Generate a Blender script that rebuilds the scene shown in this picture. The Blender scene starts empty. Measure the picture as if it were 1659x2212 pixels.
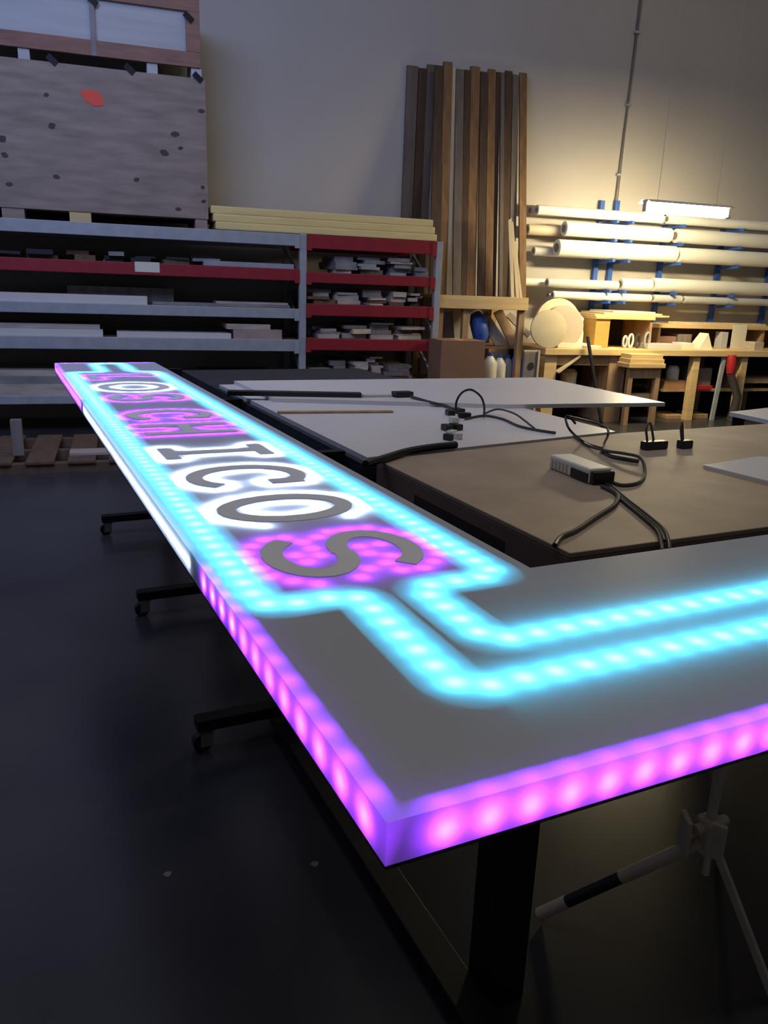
import bpy, bmesh, math, random
import numpy as np
from mathutils import Vector, Matrix

# ------------------------------------------------------------------ camera, world, lights
FPX, CAMZ = 1721.5, 1.45
YAW, PITCH, ROLL, TH = [math.radians(a) for a in (18.606, 15.834, 2.136, 7.43)]
sc = bpy.context.scene
COL = sc.collection
cy, sy, cp, sp = math.cos(YAW), math.sin(YAW), math.cos(PITCH), math.sin(PITCH)
FW = Vector((sy*cp, cy*cp, -sp)); RT = Vector((cy, -sy, 0)); UP = RT.cross(FW)
RT, UP = RT*math.cos(ROLL)+UP*math.sin(ROLL), -RT*math.sin(ROLL)+UP*math.cos(ROLL)
CAM = Vector((0, 0, CAMZ))
cd = bpy.data.cameras.new('camera'); cam = bpy.data.objects.new('camera', cd); COL.objects.link(cam)
cd.sensor_fit = 'HORIZONTAL'; cd.sensor_width = 36.0; cd.lens = 36.0*FPX/1659.0
cd.clip_start = 0.02; cd.clip_end = 100
M = Matrix((RT, UP, -FW)).transposed().to_4x4(); M.translation = CAM
cam.matrix_world = M
sc.camera = cam

wd = bpy.data.worlds.new('dim_hall'); sc.world = wd; wd.use_nodes = True
wd.node_tree.nodes['Background'].inputs[0].default_value = (0.80, 0.86, 1.0, 1)
wd.node_tree.nodes['Background'].inputs[1].default_value = 0.058

def area(name, loc, target, sx, sy_, power, color):
    l = bpy.data.lights.new(name, 'AREA'); l.shape = 'RECTANGLE'; l.size = sx; l.size_y = sy_
    l.energy = power; l.color = color
    o = bpy.data.objects.new(name, l); COL.objects.link(o); o.location = loc
    o.rotation_euler = (Vector(target)-Vector(loc)).to_track_quat('-Z', 'Y').to_euler()
    return o
# distant ceiling fixtures of the hall, overhead
area('ceiling_light', (2.2, 2.6, 6.4), (2.2, 3.2, 0), 7.0, 5.0, 90.0, (1.0, 0.93, 0.85))

# added cool blue fill above the aisle before the rack, no fixture there
area('blue_fill_light', (-1.3, 3.4, 4.6), (-0.3, 8.9, 1.7), 3.0, 1.6, 120.0, (0.36, 0.49, 1.0))
# warm fill added over the workbench aisle to lift the wall at right
area('warm_fill_light', (6.4, 5.6, 6.2), (6.0, 8.9, 2.2), 2.4, 1.0, 12.0, (1.0, 0.74, 0.40))

vs = sc.view_settings
vs.view_transform = 'Standard'; vs.look = 'None'; vs.gamma = 1.0; vs.exposure = 0.0
vs.use_curve_mapping = False
try:
    sc.cycles.use_denoising = True
    sc.cycles.max_bounces = 6; sc.cycles.diffuse_bounces = 3; sc.cycles.glossy_bounces = 3
    sc.cycles.transmission_bounces = 4; sc.cycles.sample_clamp_indirect = 8.0
    sc.cycles.use_light_tree = True
except Exception:
    pass

# ------------------------------------------------------------------ pixel helpers (direction + the surface it touches)
CT, ST = math.cos(TH), math.sin(TH)
def ray(x, y): return FW*FPX + RT*(x-829.5) - UP*(y-1106.0)
def at_y(x, y, Y): d = ray(x, y); return CAM + d*(Y/d.y)
def at_z(x, y, z): d = ray(x, y); return CAM + d*((z-CAMZ)/d.z)
def uv(x, y, z):                       # pixel on a level surface -> sign frame (u, v, z)
    p = at_z(x, y, z); return Vector((p.x*CT+p.y*ST, -p.x*ST+p.y*CT, p.z))
def at_v(x, y, v):                     # pixel on an upright plane of the sign frame
    d = ray(x, y); n = Vector((-ST, CT, 0)); p = CAM + d*((v-CAM.dot(n))/d.dot(n))
    return Vector((p.x*CT+p.y*ST, -p.x*ST+p.y*CT, p.z))
def W(u, v, z=0.0): return Vector((u*CT-v*ST, u*ST+v*CT, z))

# ------------------------------------------------------------------ materials
MATS = {}
def mat(name, col, rough=0.6, var=0.12, scale=8.0, stretch=(1, 1, 1), metallic=0.0, bump=0.0, spec=0.5, col2=None, contrast=(0.3, 0.7)):
    if name in MATS: return MATS[name]
    m = bpy.data.materials.new(name); m.use_nodes = True; nt = m.node_tree; N = nt.nodes; L = nt.links
    b = N['Principled BSDF']; b.inputs['Roughness'].default_value = rough; b.inputs['Metallic'].default_value = metallic
    b.inputs['Specular IOR Level'].default_value = spec
    tc = N.new('ShaderNodeTexCoord'); mp = N.new('ShaderNodeMapping'); mp.inputs['Scale'].default_value = stretch
    nz = N.new('ShaderNodeTexNoise'); nz.inputs['Scale'].default_value = scale; nz.inputs['Detail'].default_value = 5
    cr = N.new('ShaderNodeValToRGB')
    cr.color_ramp.elements[0].position, cr.color_ramp.elements[1].position = contrast
    c2 = col2 or tuple(min(1, c*(1+var)) for c in col)
    c1 = tuple(c*(1-var) for c in col) if col2 is None else col
    cr.color_ramp.elements[0].color = (*c1, 1); cr.color_ramp.elements[1].color = (*c2, 1)
    L.new(tc.outputs['Object'], mp.inputs[0]); L.new(mp.outputs[0], nz.inputs[0])
    L.new(nz.outputs[0], cr.inputs[0]); L.new(cr.outputs[0], b.inputs['Base Color'])
    if bump:
        bp = N.new('ShaderNodeBump'); bp.inputs['Strength'].default_value = bump; bp.inputs['Distance'].default_value = 0.004
        L.new(nz.outputs[0], bp.inputs['Height']); L.new(bp.outputs[0], b.inputs['Normal'])
    MATS[name] = m
    return m
def emit(name, col, strength, front=True, one_sided=False):
    m = bpy.data.materials.new(name); m.use_nodes = True; nt = m.node_tree
    nt.nodes.remove(nt.nodes['Principled BSDF'])
    e = nt.nodes.new('ShaderNodeEmission'); e.inputs[0].default_value = (*col, 1); e.inputs[1].default_value = strength
    nt.links.new(e.outputs[0], nt.nodes['Material Output'].inputs[0])
    if one_sided:                       # a lamp chip gives light from its front only
        g = nt.nodes.new('ShaderNodeNewGeometry'); k = nt.nodes.new('ShaderNodeMath'); k.operation = 'MULTIPLY_ADD'
        k.inputs[1].default_value = -strength; k.inputs[2].default_value = strength
        nt.links.new(g.outputs['Backfacing'], k.inputs[0]); nt.links.new(k.outputs[0], e.inputs[1])
    if front: m.cycles.emission_sampling = 'FRONT'
    MATS[name] = m
    return m
def diffuser(name, col, trans):
    m = bpy.data.materials.new(name); m.use_nodes = True; nt = m.node_tree; N = nt.nodes; L = nt.links
    N.remove(N['Principled BSDF'])
    d = N.new('ShaderNodeBsdfDiffuse'); t = N.new('ShaderNodeBsdfTranslucent'); g = N.new('ShaderNodeBsdfGlossy')
    for n in (d, t): n.inputs[0].default_value = (*col, 1)
    g.inputs['Roughness'].default_value = 0.32; g.inputs[0].default_value = (0.9, 0.9, 0.9, 1)
    mx = N.new('ShaderNodeMixShader'); mx.inputs[0].default_value = trans
    L.new(d.outputs[0], mx.inputs[1]); L.new(t.outputs[0], mx.inputs[2])
    m2 = N.new('ShaderNodeMixShader'); m2.inputs[0].default_value = 0.035
    L.new(mx.outputs[0], m2.inputs[1]); L.new(g.outputs[0], m2.inputs[2])
    L.new(m2.outputs[0], N['Material Output'].inputs[0]); MATS[name] = m
    return m

M_WALL = mat('wall_paint', (0.50, 0.47, 0.44), 0.85, 0.05, 0.8, bump=0.05)
M_FLOOR = mat('sealed_concrete', (0.030, 0.030, 0.036), 0.27, 0.3, 1.6, bump=0.05, col2=(0.062, 0.060, 0.066), spec=0.8)
M_BSTEEL = mat('black_steel', (0.006, 0.006, 0.010), 0.55, 0.2, 20, spec=0.3)
M_GSTEEL = mat('grey_rack_steel', (0.42, 0.44, 0.46), 0.5, 0.1, 9, metallic=0.1)
M_RED = mat('red_rack_steel', (0.33, 0.018, 0.03), 0.5, 0.12, 9)
M_PLY = mat('plywood', (0.35, 0.27, 0.22), 0.8, 0.2, 3.0, (1, 1, 5), bump=0.1)
M_BATTEN = mat('batten_wood', (0.32, 0.17, 0.13), 0.8, 0.2, 4.0, (1, 1, 6))
M_CRATEW = mat('crate_white_panel', (0.52, 0.52, 0.52), 0.7, 0.1, 3, (0.4, 1, 4))
M_KNOT = mat('dark_knot', (0.10, 0.065, 0.05), 0.8)
M_ORANGE = mat('orange_sticker', (0.95, 0.10, 0.05), 0.6, 0.04)
M_FOAM = mat('cream_foam', (0.95, 0.74, 0.32), 0.85, 0.08, 5, (0.5, 1, 6))
M_MDF = mat('mdf_top', (0.35, 0.26, 0.185), 0.62, 0.16, 5.5, bump=0.08)
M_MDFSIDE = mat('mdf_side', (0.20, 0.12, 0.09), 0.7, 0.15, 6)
M_NAVY = mat('dark_laminate', (0.02, 0.02, 0.028), 0.6, 0.2, 6)
M_WHITE = mat('white_melamine', (0.74, 0.70, 0.66), 0.35, 0.05, 1.5, spec=0.4)
M_GLOSSW = mat('gloss_white_acrylic', (0.85, 0.83, 0.78), 0.18, 0.02, 2)
M_PINE = mat('pine', (0.72, 0.52, 0.25), 0.7, 0.15, 4, (0.4, 1, 5))
M_TAN = mat('tan_board', (0.40, 0.25, 0.13), 0.75, 0.25, 6, (3, 3, 0.3))
M_DKWOOD = mat('dark_board', (0.15, 0.09, 0.055), 0.75, 0.25, 6, (3, 3, 0.3))
M_GREYWOOD = mat('grey_board', (0.24, 0.21, 0.19), 0.75, 0.2, 6, (3, 3, 0.3))
M_BT = mat('tall_tan', (0.21, 0.115, 0.05), 0.75, 0.3, 6, (3, 3, 0.3))
M_BD = mat('tall_dark', (0.075, 0.042, 0.024), 0.75, 0.3, 6, (3, 3, 0.3))
M_BG = mat('tall_grey', (0.15, 0.12, 0.10), 0.75, 0.2, 6, (3, 3, 0.3))
M_CREAMWOOD = mat('cream_strip', (0.70, 0.58, 0.38), 0.7, 0.12, 6, (3, 3, 0.3))
M_CARD = mat('cardboard', (0.36, 0.19, 0.10), 0.85, 0.08, 4)
M_BLUE = mat('blue_paint', (0.03, 0.10, 0.42), 0.5, 0.15, 10)
M_ROLL = mat('white_roll', (0.80, 0.79, 0.74), 0.55, 0.05, 4, (0.3, 1, 1))
M_ROLLG = mat('grey_roll', (0.55, 0.56, 0.56), 0.55, 0.06, 4, (0.3, 1, 1))
M_ROLLB = mat('beige_roll', (0.66, 0.56, 0.42), 0.6, 0.06, 4, (0.3, 1, 1))
M_CORE = mat('roll_core', (0.22, 0.19, 0.15), 0.8)
M_BLACK = mat('black_plastic', (0.012, 0.012, 0.013), 0.42, 0.2, 20)
M_CABLE = mat('grey_cable', (0.055, 0.053, 0.05), 0.35, 0.2, 20)
M_CHROME = mat('bright_steel', (0.72, 0.70, 0.62), 0.22, 0.05, 20, metallic=1.0)
M_PSU = mat('cream_housing', (0.80, 0.76, 0.64), 0.45, 0.04, 10)
M_STAND = mat('tan_enamel', (0.55, 0.45, 0.36), 0.5, 0.1, 12)
M_REDC = mat('red_plastic', (0.40, 0.02, 0.02), 0.5)
M_PAPER = mat('paper', (0.85, 0.80, 0.65), 0.8, 0.03)
M_PLAST = mat('translucent_jug', (0.62, 0.60, 0.53), 0.4, 0.08)
M_DISC = mat('cream_disc', (0.78, 0.66, 0.42), 0.7, 0.06, 5)
M_WHWOOD = mat('pale_offcut', (0.52, 0.45, 0.38), 0.75, 0.2, 7, (0.6, 1, 3))
M_GRAYOFF = mat('grey_offcut', (0.27, 0.26, 0.26), 0.7, 0.2, 7)
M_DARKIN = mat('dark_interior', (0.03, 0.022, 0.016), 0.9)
M_FACE = diffuser('acrylic_face', (0.76, 0.78, 0.86), 0.45)
M_SIDE = diffuser('acrylic_side', (0.82, 0.81, 0.78), 0.5)
M_BODY = mat('sign_backing', (0.02, 0.02, 0.02), 0.9, 0.03)
M_INNER = mat('black_baffle', (0.01, 0.01, 0.01), 0.9)
M_PLATE = mat('letter_acrylic', (0.80, 0.81, 0.86), 0.5, 0.03)

# ------------------------------------------------------------------ mesh builder
class MB:
    def __init__(s): s.v = []; s.f = []
    def add(s, vs, fs):
        o = len(s.v); s.v += [tuple(v) for v in vs]; s.f += [tuple(i+o for i in f) for f in fs]; return s
    def box(s, x0, x1, y0, y1, z0, z1):
        return s.add([(x, y, z) for z in (z0, z1) for y in (y0, y1) for x in (x0, x1)],
                     [(0, 2, 3, 1), (4, 5, 7, 6), (0, 1, 5, 4), (2, 6, 7, 3), (0, 4, 6, 2), (1, 3, 7, 5)])
    def obox(s, c, size, R=None):
        R = R or Matrix.Identity(3); c = Vector(c); h = [d/2 for d in size]
        vs = [c + R @ Vector((x*h[0], y*h[1], z*h[2])) for z in (-1, 1) for y in (-1, 1) for x in (-1, 1)]
        return s.add(vs, [(0, 2, 3, 1), (4, 5, 7, 6), (0, 1, 5, 4), (2, 6, 7, 3), (0, 4, 6, 2), (1, 3, 7, 5)])
    def bar(s, p, q, w, h, up=(0, 0, 1)):
        p, q = Vector(p), Vector(q); d = (q-p); L = d.length; d.normalize()
        up = Vector(up)
        if abs(d.dot(up)) > 0.98: up = Vector((0, 1, 0))
        x = d.cross(up).normalized(); z = x.cross(d)
        return s.obox((p+q)/2, (w, L, h), Matrix((x, d, z)).transposed())
    def tube(s, pts, r, n=8, cap=True):
        pts = [Vector(p) for p in pts]; rs = r if isinstance(r, (list, tuple)) else [r]*len(pts)
        rings = []; prev = None
        for i, p in enumerate(pts):
            d = (pts[min(i+1, len(pts)-1)]-pts[max(i-1, 0)]).normalized()
            a = prev if prev is not None else (Vector((0, 0, 1)) if abs(d.z) < 0.9 else Vector((1, 0, 0)))
            x = (a - d*a.dot(d))
            if x.length < 1e-4: x = d.orthogonal()
            x.normalize(); y = d.cross(x); prev = x
            rings.append([p + (x*math.cos(2*math.pi*k/n)+y*math.sin(2*math.pi*k/n))*rs[i] for k in range(n)])
        vs = [v for r_ in rings for v in r_]; fs = []
        for i in range(len(rings)-1):
            for k in range(n):
                a, b = i*n+k, i*n+(k+1) % n
                fs.append((a, b, b+n, a+n))
        if cap:
            fs.append(tuple(reversed(range(n)))); fs.append(tuple(range((len(rings)-1)*n, len(rings)*n)))
        return s.add(vs, fs)
    def cyl(s, p, q, r, n=20): return s.tube([p, q], r, n)
    def prism(s, poly, z0, z1):
        n = len(poly)
        return s.add([(x, y, z0) for x, y in poly]+[(x, y, z1) for x, y in poly],
                     [tuple(reversed(range(n))), tuple(range(n, 2*n))]+[(i, (i+1) % n, n+(i+1) % n, n+i) for i in range(n)])
def smooth_path(pts, sub=6):
    pts = [Vector(p) for p in pts]; out = []
    for i in range(len(pts)-1):
        p0, p1, p2, p3 = pts[max(i-1, 0)], pts[i], pts[i+1], pts[min(i+2, len(pts)-1)]
        for k in range(sub):
            t = k/sub
            out.append(0.5*((2*p1)+(p2-p0)*t+(2*p0-5*p1+4*p2-p3)*t*t+(3*p1-p0-3*p2+p3)*t**3))
    out.append(pts[-1]); return out
def mesh_obj(name, mb, m, off=(0, 0, 0), bevel=0.0, smooth=False):
    me = bpy.data.meshes.new(name)
    off = Vector(off)
    me.from_pydata([tuple(Vector(v)-off) for v in mb.v], [], mb.f)
    if bevel or True:
        bm = bmesh.new(); bm.from_mesh(me)
        bmesh.ops.recalc_face_normals(bm, faces=bm.faces)
        if bevel:
            es = [e for e in bm.edges if len(e.link_faces) == 2 and e.calc_face_angle(0) > 0.6]
            bmesh.ops.bevel(bm, geom=es, offset=bevel, segments=2, affect='EDGES', profile=0.5, clamp_overlap=True)
        bm.to_mesh(me); bm.free()
    if smooth:
        for p in me.polygons: p.use_smooth = True
        try: me.set_sharp_from_angle(angle=0.7)
        except Exception: pass
    me.materials.append(m)
    o = bpy.data.objects.new(name, me); COL.objects.link(o)
    return o
class Thing:
    """an Empty at the base of a thing; parts are given in the frame (world, or the sign frame when sign=True)"""
    def __init__(s, name, label, cat, base, sign=False, group=None, kind=None):
        s.base = Vector(base); s.sign = sign
        o = bpy.data.objects.new(name, None); COL.objects.link(o); o.empty_display_size = 0.1
        o.location = W(*s.base) if sign else s.base
        if sign: o.rotation_euler = (0, 0, TH)
        o['label'] = label
        if kind: o['kind'] = kind
        o['category'] = cat
        if group: o['group'] = group
        s.o = o
    def part(s, name, mb, m, bevel=0.0, smooth=False, parent=None, label=None, kind=None):
        o = mesh_obj(name, mb, m, s.base, bevel, smooth)
        o.parent = parent or s.o
        if label: o['label'] = label
        if kind: o['kind'] = kind
        return o
def single(name, label, cat, mb, m, sign=False, group=None, bevel=0.0, smooth=False, kind=None):
    xs = np.array(mb.v); lo, hi = xs.min(0), xs.max(0)
    base = Vector(((lo[0]+hi[0])/2, (lo[1]+hi[1])/2, lo[2]))
    o = mesh_obj(name, mb, m, base, bevel, smooth)
    o.location = W(*base) if sign else base
    if sign: o.rotation_euler = (0, 0, TH)
    if label: o['label'] = label
    if cat: o['category'] = cat
    if group: o['group'] = group
    if kind: o['kind'] = kind
    return o
def rnd(a, b): return random.uniform(a, b)
random.seed(11)

# ------------------------------------------------------------------ setting
WALLY = 8.95
single('floor', None, None, MB().box(-7, 12, -4, WALLY, -0.1, 0.0), M_FLOOR, kind='structure')
PX = at_y(1357, 220, WALLY).x          # panel joint behind the conduit
w = single('wall_back', None, None, MB().box(-7, PX-0.008, WALLY, WALLY+0.2, 0, 7).box(PX-0.008, PX+0.008, WALLY+0.02, WALLY+0.2, 0, 7).box(PX+0.008, 12, WALLY, WALLY+0.2, 0, 7), M_WALL, kind='structure')

# ------------------------------------------------------------------ the illuminated sign
U0, U1, V0, V1, VI, UE, ZB, ZT = 0.272, 0.785, 0.528, 4.555, 1.035, 2.25, 0.955, 1.0
sign = Thing('illuminated_sign', 'long white acrylic sign panel with glowing cyan outline, white and purple letters', 'sign', (U0, V0, ZB), True)
def offset_round(pts, r=0.035, n=5, closed=False):
    out = []; P = [Vector((p[0], p[1])) for p in pts]; N_ = len(P)
    for i, p in enumerate(P):
        if not closed and i in (0, N_-1): out.append(p); continue
        a, b = P[i-1], P[(i+1) % N_]
        da, db = (a-p), (b-p); rr = min(r, da.length*0.45, db.length*0.45)
        s0, s1 = p+da.normalized()*rr, p+db.normalized()*rr
        for k in range(n+1):
            t = k/n; out.append(s0*(1-t)**2+p*2*t*(1-t)+s1*t*t)
    if closed: out.append(out[0])
    return out
cy_outer = offset_round([(UE+0.1, 0.709), (0.456, 0.709), (0.463, 1.028), (0.316, 1.028), (0.316, 4.10), (0.462, 4.10), (0.462, 4.50), (0.60, 4.50), (0.60, 4.10), (0.71, 4.10), (0.716, 1.025), (0.565, 1.025), (0.562, 0.812), (UE+0.1, 0.819)])
CYAN = [cy_outer]
def walk(path, step, closed=False):
    P = [Vector(p) for p in path]; L = [0]
    for i in range(1, len(P)): L.append(L[-1]+(P[i]-P[i-1]).length)
    n = max(1, round(L[-1]/step)); out = []
    j = 0
    for k in range(n+1):
        t = L[-1]*k/n
        while j < len(P)-2 and L[j+1] < t: j += 1
        f = (t-L[j])/max(1e-9, L[j+1]-L[j]); out.append(P[j].lerp(P[j+1], min(1, f)))
    return out
cyan_pts = walk(cy_outer, 0.0475)

# letters: strokes in (along reading direction, up); reading runs towards -v, up is +u
def arc(cx, cy_, rx, ry, a0, a1, n=14):
    return [(cx+rx*math.cos(math.radians(a0+(a1-a0)*k/n)), cy_+ry*math.sin(math.radians(a0+(a1-a0)*k/n))) for k in range(n+1)]
G = {
 'S': [arc(.5, .745, .34, .255, 25, 270) + arc(.5, .255, .34, .255, 90, -155)],
 'O': [arc(.5, .5, .36, .5, 0, 360, 28)],
 'C': [arc(.52, .5, .38, .5, 48, 312, 24), [(.78, .70), (.78, .92)]],
 'I': [[(.5, 0), (.5, 1)], [(.28, 0), (.72, 0)], [(.28, 1), (.72, 1)]],
 'H': [[(.2, 0), (.2, 1)], [(.8, 0), (.8, 1)], [(.2, .5), (.8, .5)]],
 'L': [[(.25, 1), (.25, 0)], [(.25, 0), (.8, 0)], [(.1, 1), (.4, 1)]],
}
BU0, BU1 = 0.392, 0.640                # letter centre lines run between these u
words = [  # glyph, v at its near end, v at its far end, colour
 ('S', 1.085, 1.345, 'purple'), ('O', 1.405, 1.635, 'white'), ('C', 1.685, 1.945, 'white'), ('I', 1.985, 2.245, 'white'),
 ('H', 2.365, 2.595, 'purple'), ('C', 2.635, 2.875, 'purple'),
 ('S', 3.085, 3.29, 'purple'), ('O', 3.345, 3.68, 'white'), ('L', 3.765, 4.02, 'purple')]
led = {'purple': [], 'white': []}
HW = 0.019                              # half stroke of the letter plate
for gi, (g, va, vb, colr) in enumerate(words):
    strokes = [[(BU0+b*(BU1-BU0), vb-a*(vb-va)) for a, b in st] for st in G[g]]
    mb = MB()
    segs = []
    for st in strokes:
        P = [Vector(p) for p in st]; top = []; bot = []
        closed = (P[0]-P[-1]).length < 1e-6
        for i, p in enumerate(P):
            if closed: d = P[(i+1) % (len(P)-1)]-P[(i-1) % (len(P)-1)]
            else: d = P[min(i+1, len(P)-1)]-P[max(i-1, 0)]
            d.normalize(); nrm = Vector((-d.y, d.x))
            e = Vector((0, 0))
            if not closed and i == 0: e = -d*0.012
            if not closed and i == len(P)-1: e = d*0.012
            top.append(p+e+nrm*HW); bot.append(p+e-nrm*HW)
        n = len(P); z0, z1 = ZT, ZT+0.002+0.0004*len(segs)/30
        vs_ = [(*t, z1) for t in top]+[(*b, z1) for b in bot]+[(*t, z0) for t in top]+[(*b, z0) for b in bot]
        fs_ = []
        for i in range(n-1):
            fs_ += [(i, i+1, n+i+1, n+i), (2*n+i, 3*n+i, 3*n+i+1, 2*n+i+1), (i, 2*n+i, 2*n+i+1, i+1), (n+i, n+i+1, 3*n+i+1, 3*n+i)]
        fs_ += [(0, n, 3*n, 2*n), (n-1, 3*n-1, 4*n-1, 2*n-1)]
        mb.add(vs_, fs_)
        segs += [(np.array(P[i]), np.array(P[i+1])) for i in range(n-1)]
    sign.part('letter', mb, M_PLATE, label=f'raised letter {g} with {colr} light around it')
    # halo: points at a fixed distance from the strokes
    gu, gv = np.meshgrid(np.arange(0.33, 0.703, 0.004), np.arange(va-0.06, vb+0.06, 0.004))
    Q = np.stack([gu.ravel(), gv.ravel()], 1); D = np.full(len(Q), 9.0)
    for a, b in segs:
        ab = b-a; t = np.clip(((Q-a)@ab)/max(ab@ab, 1e-9), 0, 1); D = np.minimum(D, np.linalg.norm(Q-(a+t[:, None]*ab), axis=1))
    cand = Q[(np.abs(D-0.041) < 0.004) & (Q[:, 0] > 0.346) & (Q[:, 0] < 0.688)]
    order = np.argsort(cand[:, 0]*3+cand[:, 1]*7); cand = cand[order]
    # greedy walk keeps the lamps evenly spaced
    left = cand.copy(); cur = left[0]; chosen = []
    while len(left):
        chosen.append(cur); left = left[np.linalg.norm(left-cur, axis=1) > (0.030 if colr == 'white' else 0.040)]
        if not len(left): break
        cur = left[np.argmin(np.linalg.norm(left-cur, axis=1))]
    for c_ in chosen:
        if gi == 1 and c_[1] < 1.42 and c_[0] > 0.44: continue       # unlit stretch of the O nearest the S
        led[colr].append(tuple(c_))

# face: fine sheet, split along the cyan light line
def seg_dist(Q, path):
    D = np.full(len(Q), 9.0); P = [np.array(p) for p in path]
    for i in range(len(P)-1):
        a, ab = P[i], P[i+1]-P[i]; t = np.clip(((Q-a)@ab)/max(ab@ab, 1e-12), 0, 1)
        D = np.minimum(D, np.linalg.norm(Q-(a+t[:, None]*ab), axis=1))
    return D
def cells(ua, ub, va, vb, st):
    us = np.linspace(ua, ub, max(2, round((ub-ua)/st)+1)); vs_ = np.linspace(va, vb, max(2, round((vb-va)/st)+1))
    return us, vs_
faces = {'face_panel': MB(), 'light_line': MB()}
for ua, ub, va, vb in ((U0, U1, V0, V1), (U1, UE, V0, VI)):
    us, vs_ = cells(ua, ub, va, vb, 0.010)
    cu, cv = (us[:-1]+us[1:])/2, (vs_[:-1]+vs_[1:])/2
    gu, gv = np.meshgrid(cu, cv); D = seg_dist(np.stack([gu.ravel(), gv.ravel()], 1), cy_outer).reshape(gu.shape)
    nu = len(us)
    for key, test in (('light_line', D < 0.034), ('face_panel', D >= 0.034)):
        mbk = faces[key]; idx = {}
        for j, i in zip(*np.nonzero(test)):
            q = []
            for (jj, ii) in ((j, i), (j, i+1), (j+1, i+1), (j+1, i)):
                k = (jj, ii)
                if k not in idx:
                    idx[k] = len(mbk.v); mbk.v.append((us[ii], vs_[jj], ZT))
                q.append(idx[k])
            mbk.f.append(tuple(q))
sign.part('face_panel', faces['face_panel'], M_FACE)
sign.part('light_line', faces['light_line'], M_FACE, label='glowing cyan outline')
def quad(*p): return MB().add(p, [(0, 1, 2, 3)])
sign.part('edge_strip', quad((U0, V0, ZB), (UE, V0, ZB), (UE, V0, ZT), (U0, V0, ZT)), M_SIDE, label='purple lit edge strip')
sign.part('edge_strip', quad((U0, V0, ZB), (U0, V0, ZT), (U0, V1, ZT), (U0, V1, ZB)), M_SIDE, label='purple and white lit edge strip')
sign.part('edge_strip', quad((U0, V1, ZB), (U0, V1, ZT), (U1, V1, ZT), (U1, V1, ZB)), M_SIDE)
mb = MB(); mb.box(U1-0.006, U1, VI, V1-0.001, ZB, ZT-0.001); mb.box(U1-0.006, UE, VI-0.006, VI, ZB, ZT-0.001); mb.box(UE-0.006, UE, V0+0.001, VI-0.006, ZB, ZT-0.001)
sign.part('inner_wall', mb, M_BODY)
mb = MB().prism([(U0, V0), (UE, V0), (UE, VI), (U1, VI), (U1, V1), (U0, V1)], ZB-0.004, ZB)
sign.part('back_panel', mb, M_BODY)
# lamps inside the box
E_CYAN = emit('cyan_led', (0.058, 0.66, 1.0), 540.0)
E_PUR = emit('purple_led', (0.33, 0.020, 1.0), 420.0)
E_WHT = emit('white_led', (0.56, 0.70, 1.0), 330.0)
E_PURE = emit('purple_edge_led', (0.26, 0.032, 1.0), 780.0, one_sided=True)
E_WHTE = emit('white_edge_led', (0.50, 0.64, 1.0), 150.0)
def led_strip(pts, z, size, m, name, normal=(0, 0, 1)):
    """flat lamp chips on the strip, all looking along the normal (or each its own)"""
    vs_, fs_ = [], []
    for p in pts:
        nrm = Vector(p[2] if len(p) > 2 else normal).normalized(); a = nrm.orthogonal().normalized()*size/2; b = nrm.cross(a)
        c_ = Vector((p[0], p[1], z)); o = len(vs_)
        vs_ += [c_-a-b, c_+a-b, c_+a+b, c_-a+b]; fs_.append((o, o+1, o+2, o+3))
    me = bpy.data.meshes.new(name); me.from_pydata([tuple(v-sign.base) for v in vs_], [], fs_); me.materials.append(m)
    ob = bpy.data.objects.new(name, me); COL.objects.link(ob); ob.parent = sign.o; ob['kind'] = 'stuff'
    return ob
led_strip([(p.x, p.y) for p in cyan_pts if p.x < UE-0.02], ZT-0.0165, 0.008, E_CYAN, 'cyan_lamp_string')
led_strip(led['purple'], ZT-0.016, 0.006, E_PUR, 'purple_lamp_string')
led_strip(led['white'], ZT-0.016, 0.006, E_WHT, 'white_lamp_string')
fn, ln = (0, -0.95, 0.31), (-0.95, 0, 0.31)
ep = [(0.333+0.0475*k, V0+0.016, fn) for k in range(40) if 0.333+0.0475*k < UE-0.03]
ep += [(U0+(0.016 if v < 1.0 else 0.0105), v, ln) for v in np.arange(0.575, 1.27, 0.058)] + [(U0+0.0105, v, ln) for v in np.arange(3.2, 4.53, 0.045)]
ep += [(U0+0.05+0.058*k, V1-0.02, (0, 0.72, 0.69)) for k in range(8)]
led_strip(ep, ZB+0.019, 0.007, E_PURE, 'purple_edge_lamp_string')
led_strip([(U0+0.0105, v, (-1, 0, 0.1)) for v in np.arange(1.325, 3.12, 0.025)], ZB+0.019, 0.006, E_WHTE, 'white_edge_lamp_string')
# unseen baffles, added to cut the spread of the cyan and edge lamps
mb = MB()
for sd in (-1, 1):
    pts_ = []
    for i in range(len(cy_outer)):
        d = (cy_outer[min(i+1, len(cy_outer)-1)]-cy_outer[max(i-1, 0)]).normalized()
        pts_.append(cy_outer[i]+Vector((-d.y, d.x))*sd*0.030)
    pts_ = [p for p in pts_ if p.x < UE-0.01]
    n = len(pts_)
    mb.add([(p.x, p.y, ZB) for p in pts_]+[(p.x, p.y, ZT-0.0062) for p in pts_], [(i, i+1, n+i+1, n+i) for i in range(n-1)])
mb.add([(U0+0.034, V0+0.034, ZB), (UE-0.01, V0+0.034, ZB), (UE-0.01, V0+0.034, ZT-0.009), (U0+0.034, V0+0.034, ZT-0.009)], [(0, 1, 2, 3)])
mb.add([(U0+0.034, V0+0.034, ZB), (U0+0.034, 0.985, ZB), (U0+0.034, 0.985, ZT-0.009), (U0+0.034, V0+0.034, ZT-0.009)], [(0, 1, 2, 3)])
sign.part('light_baffle', mb, M_INNER)

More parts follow.
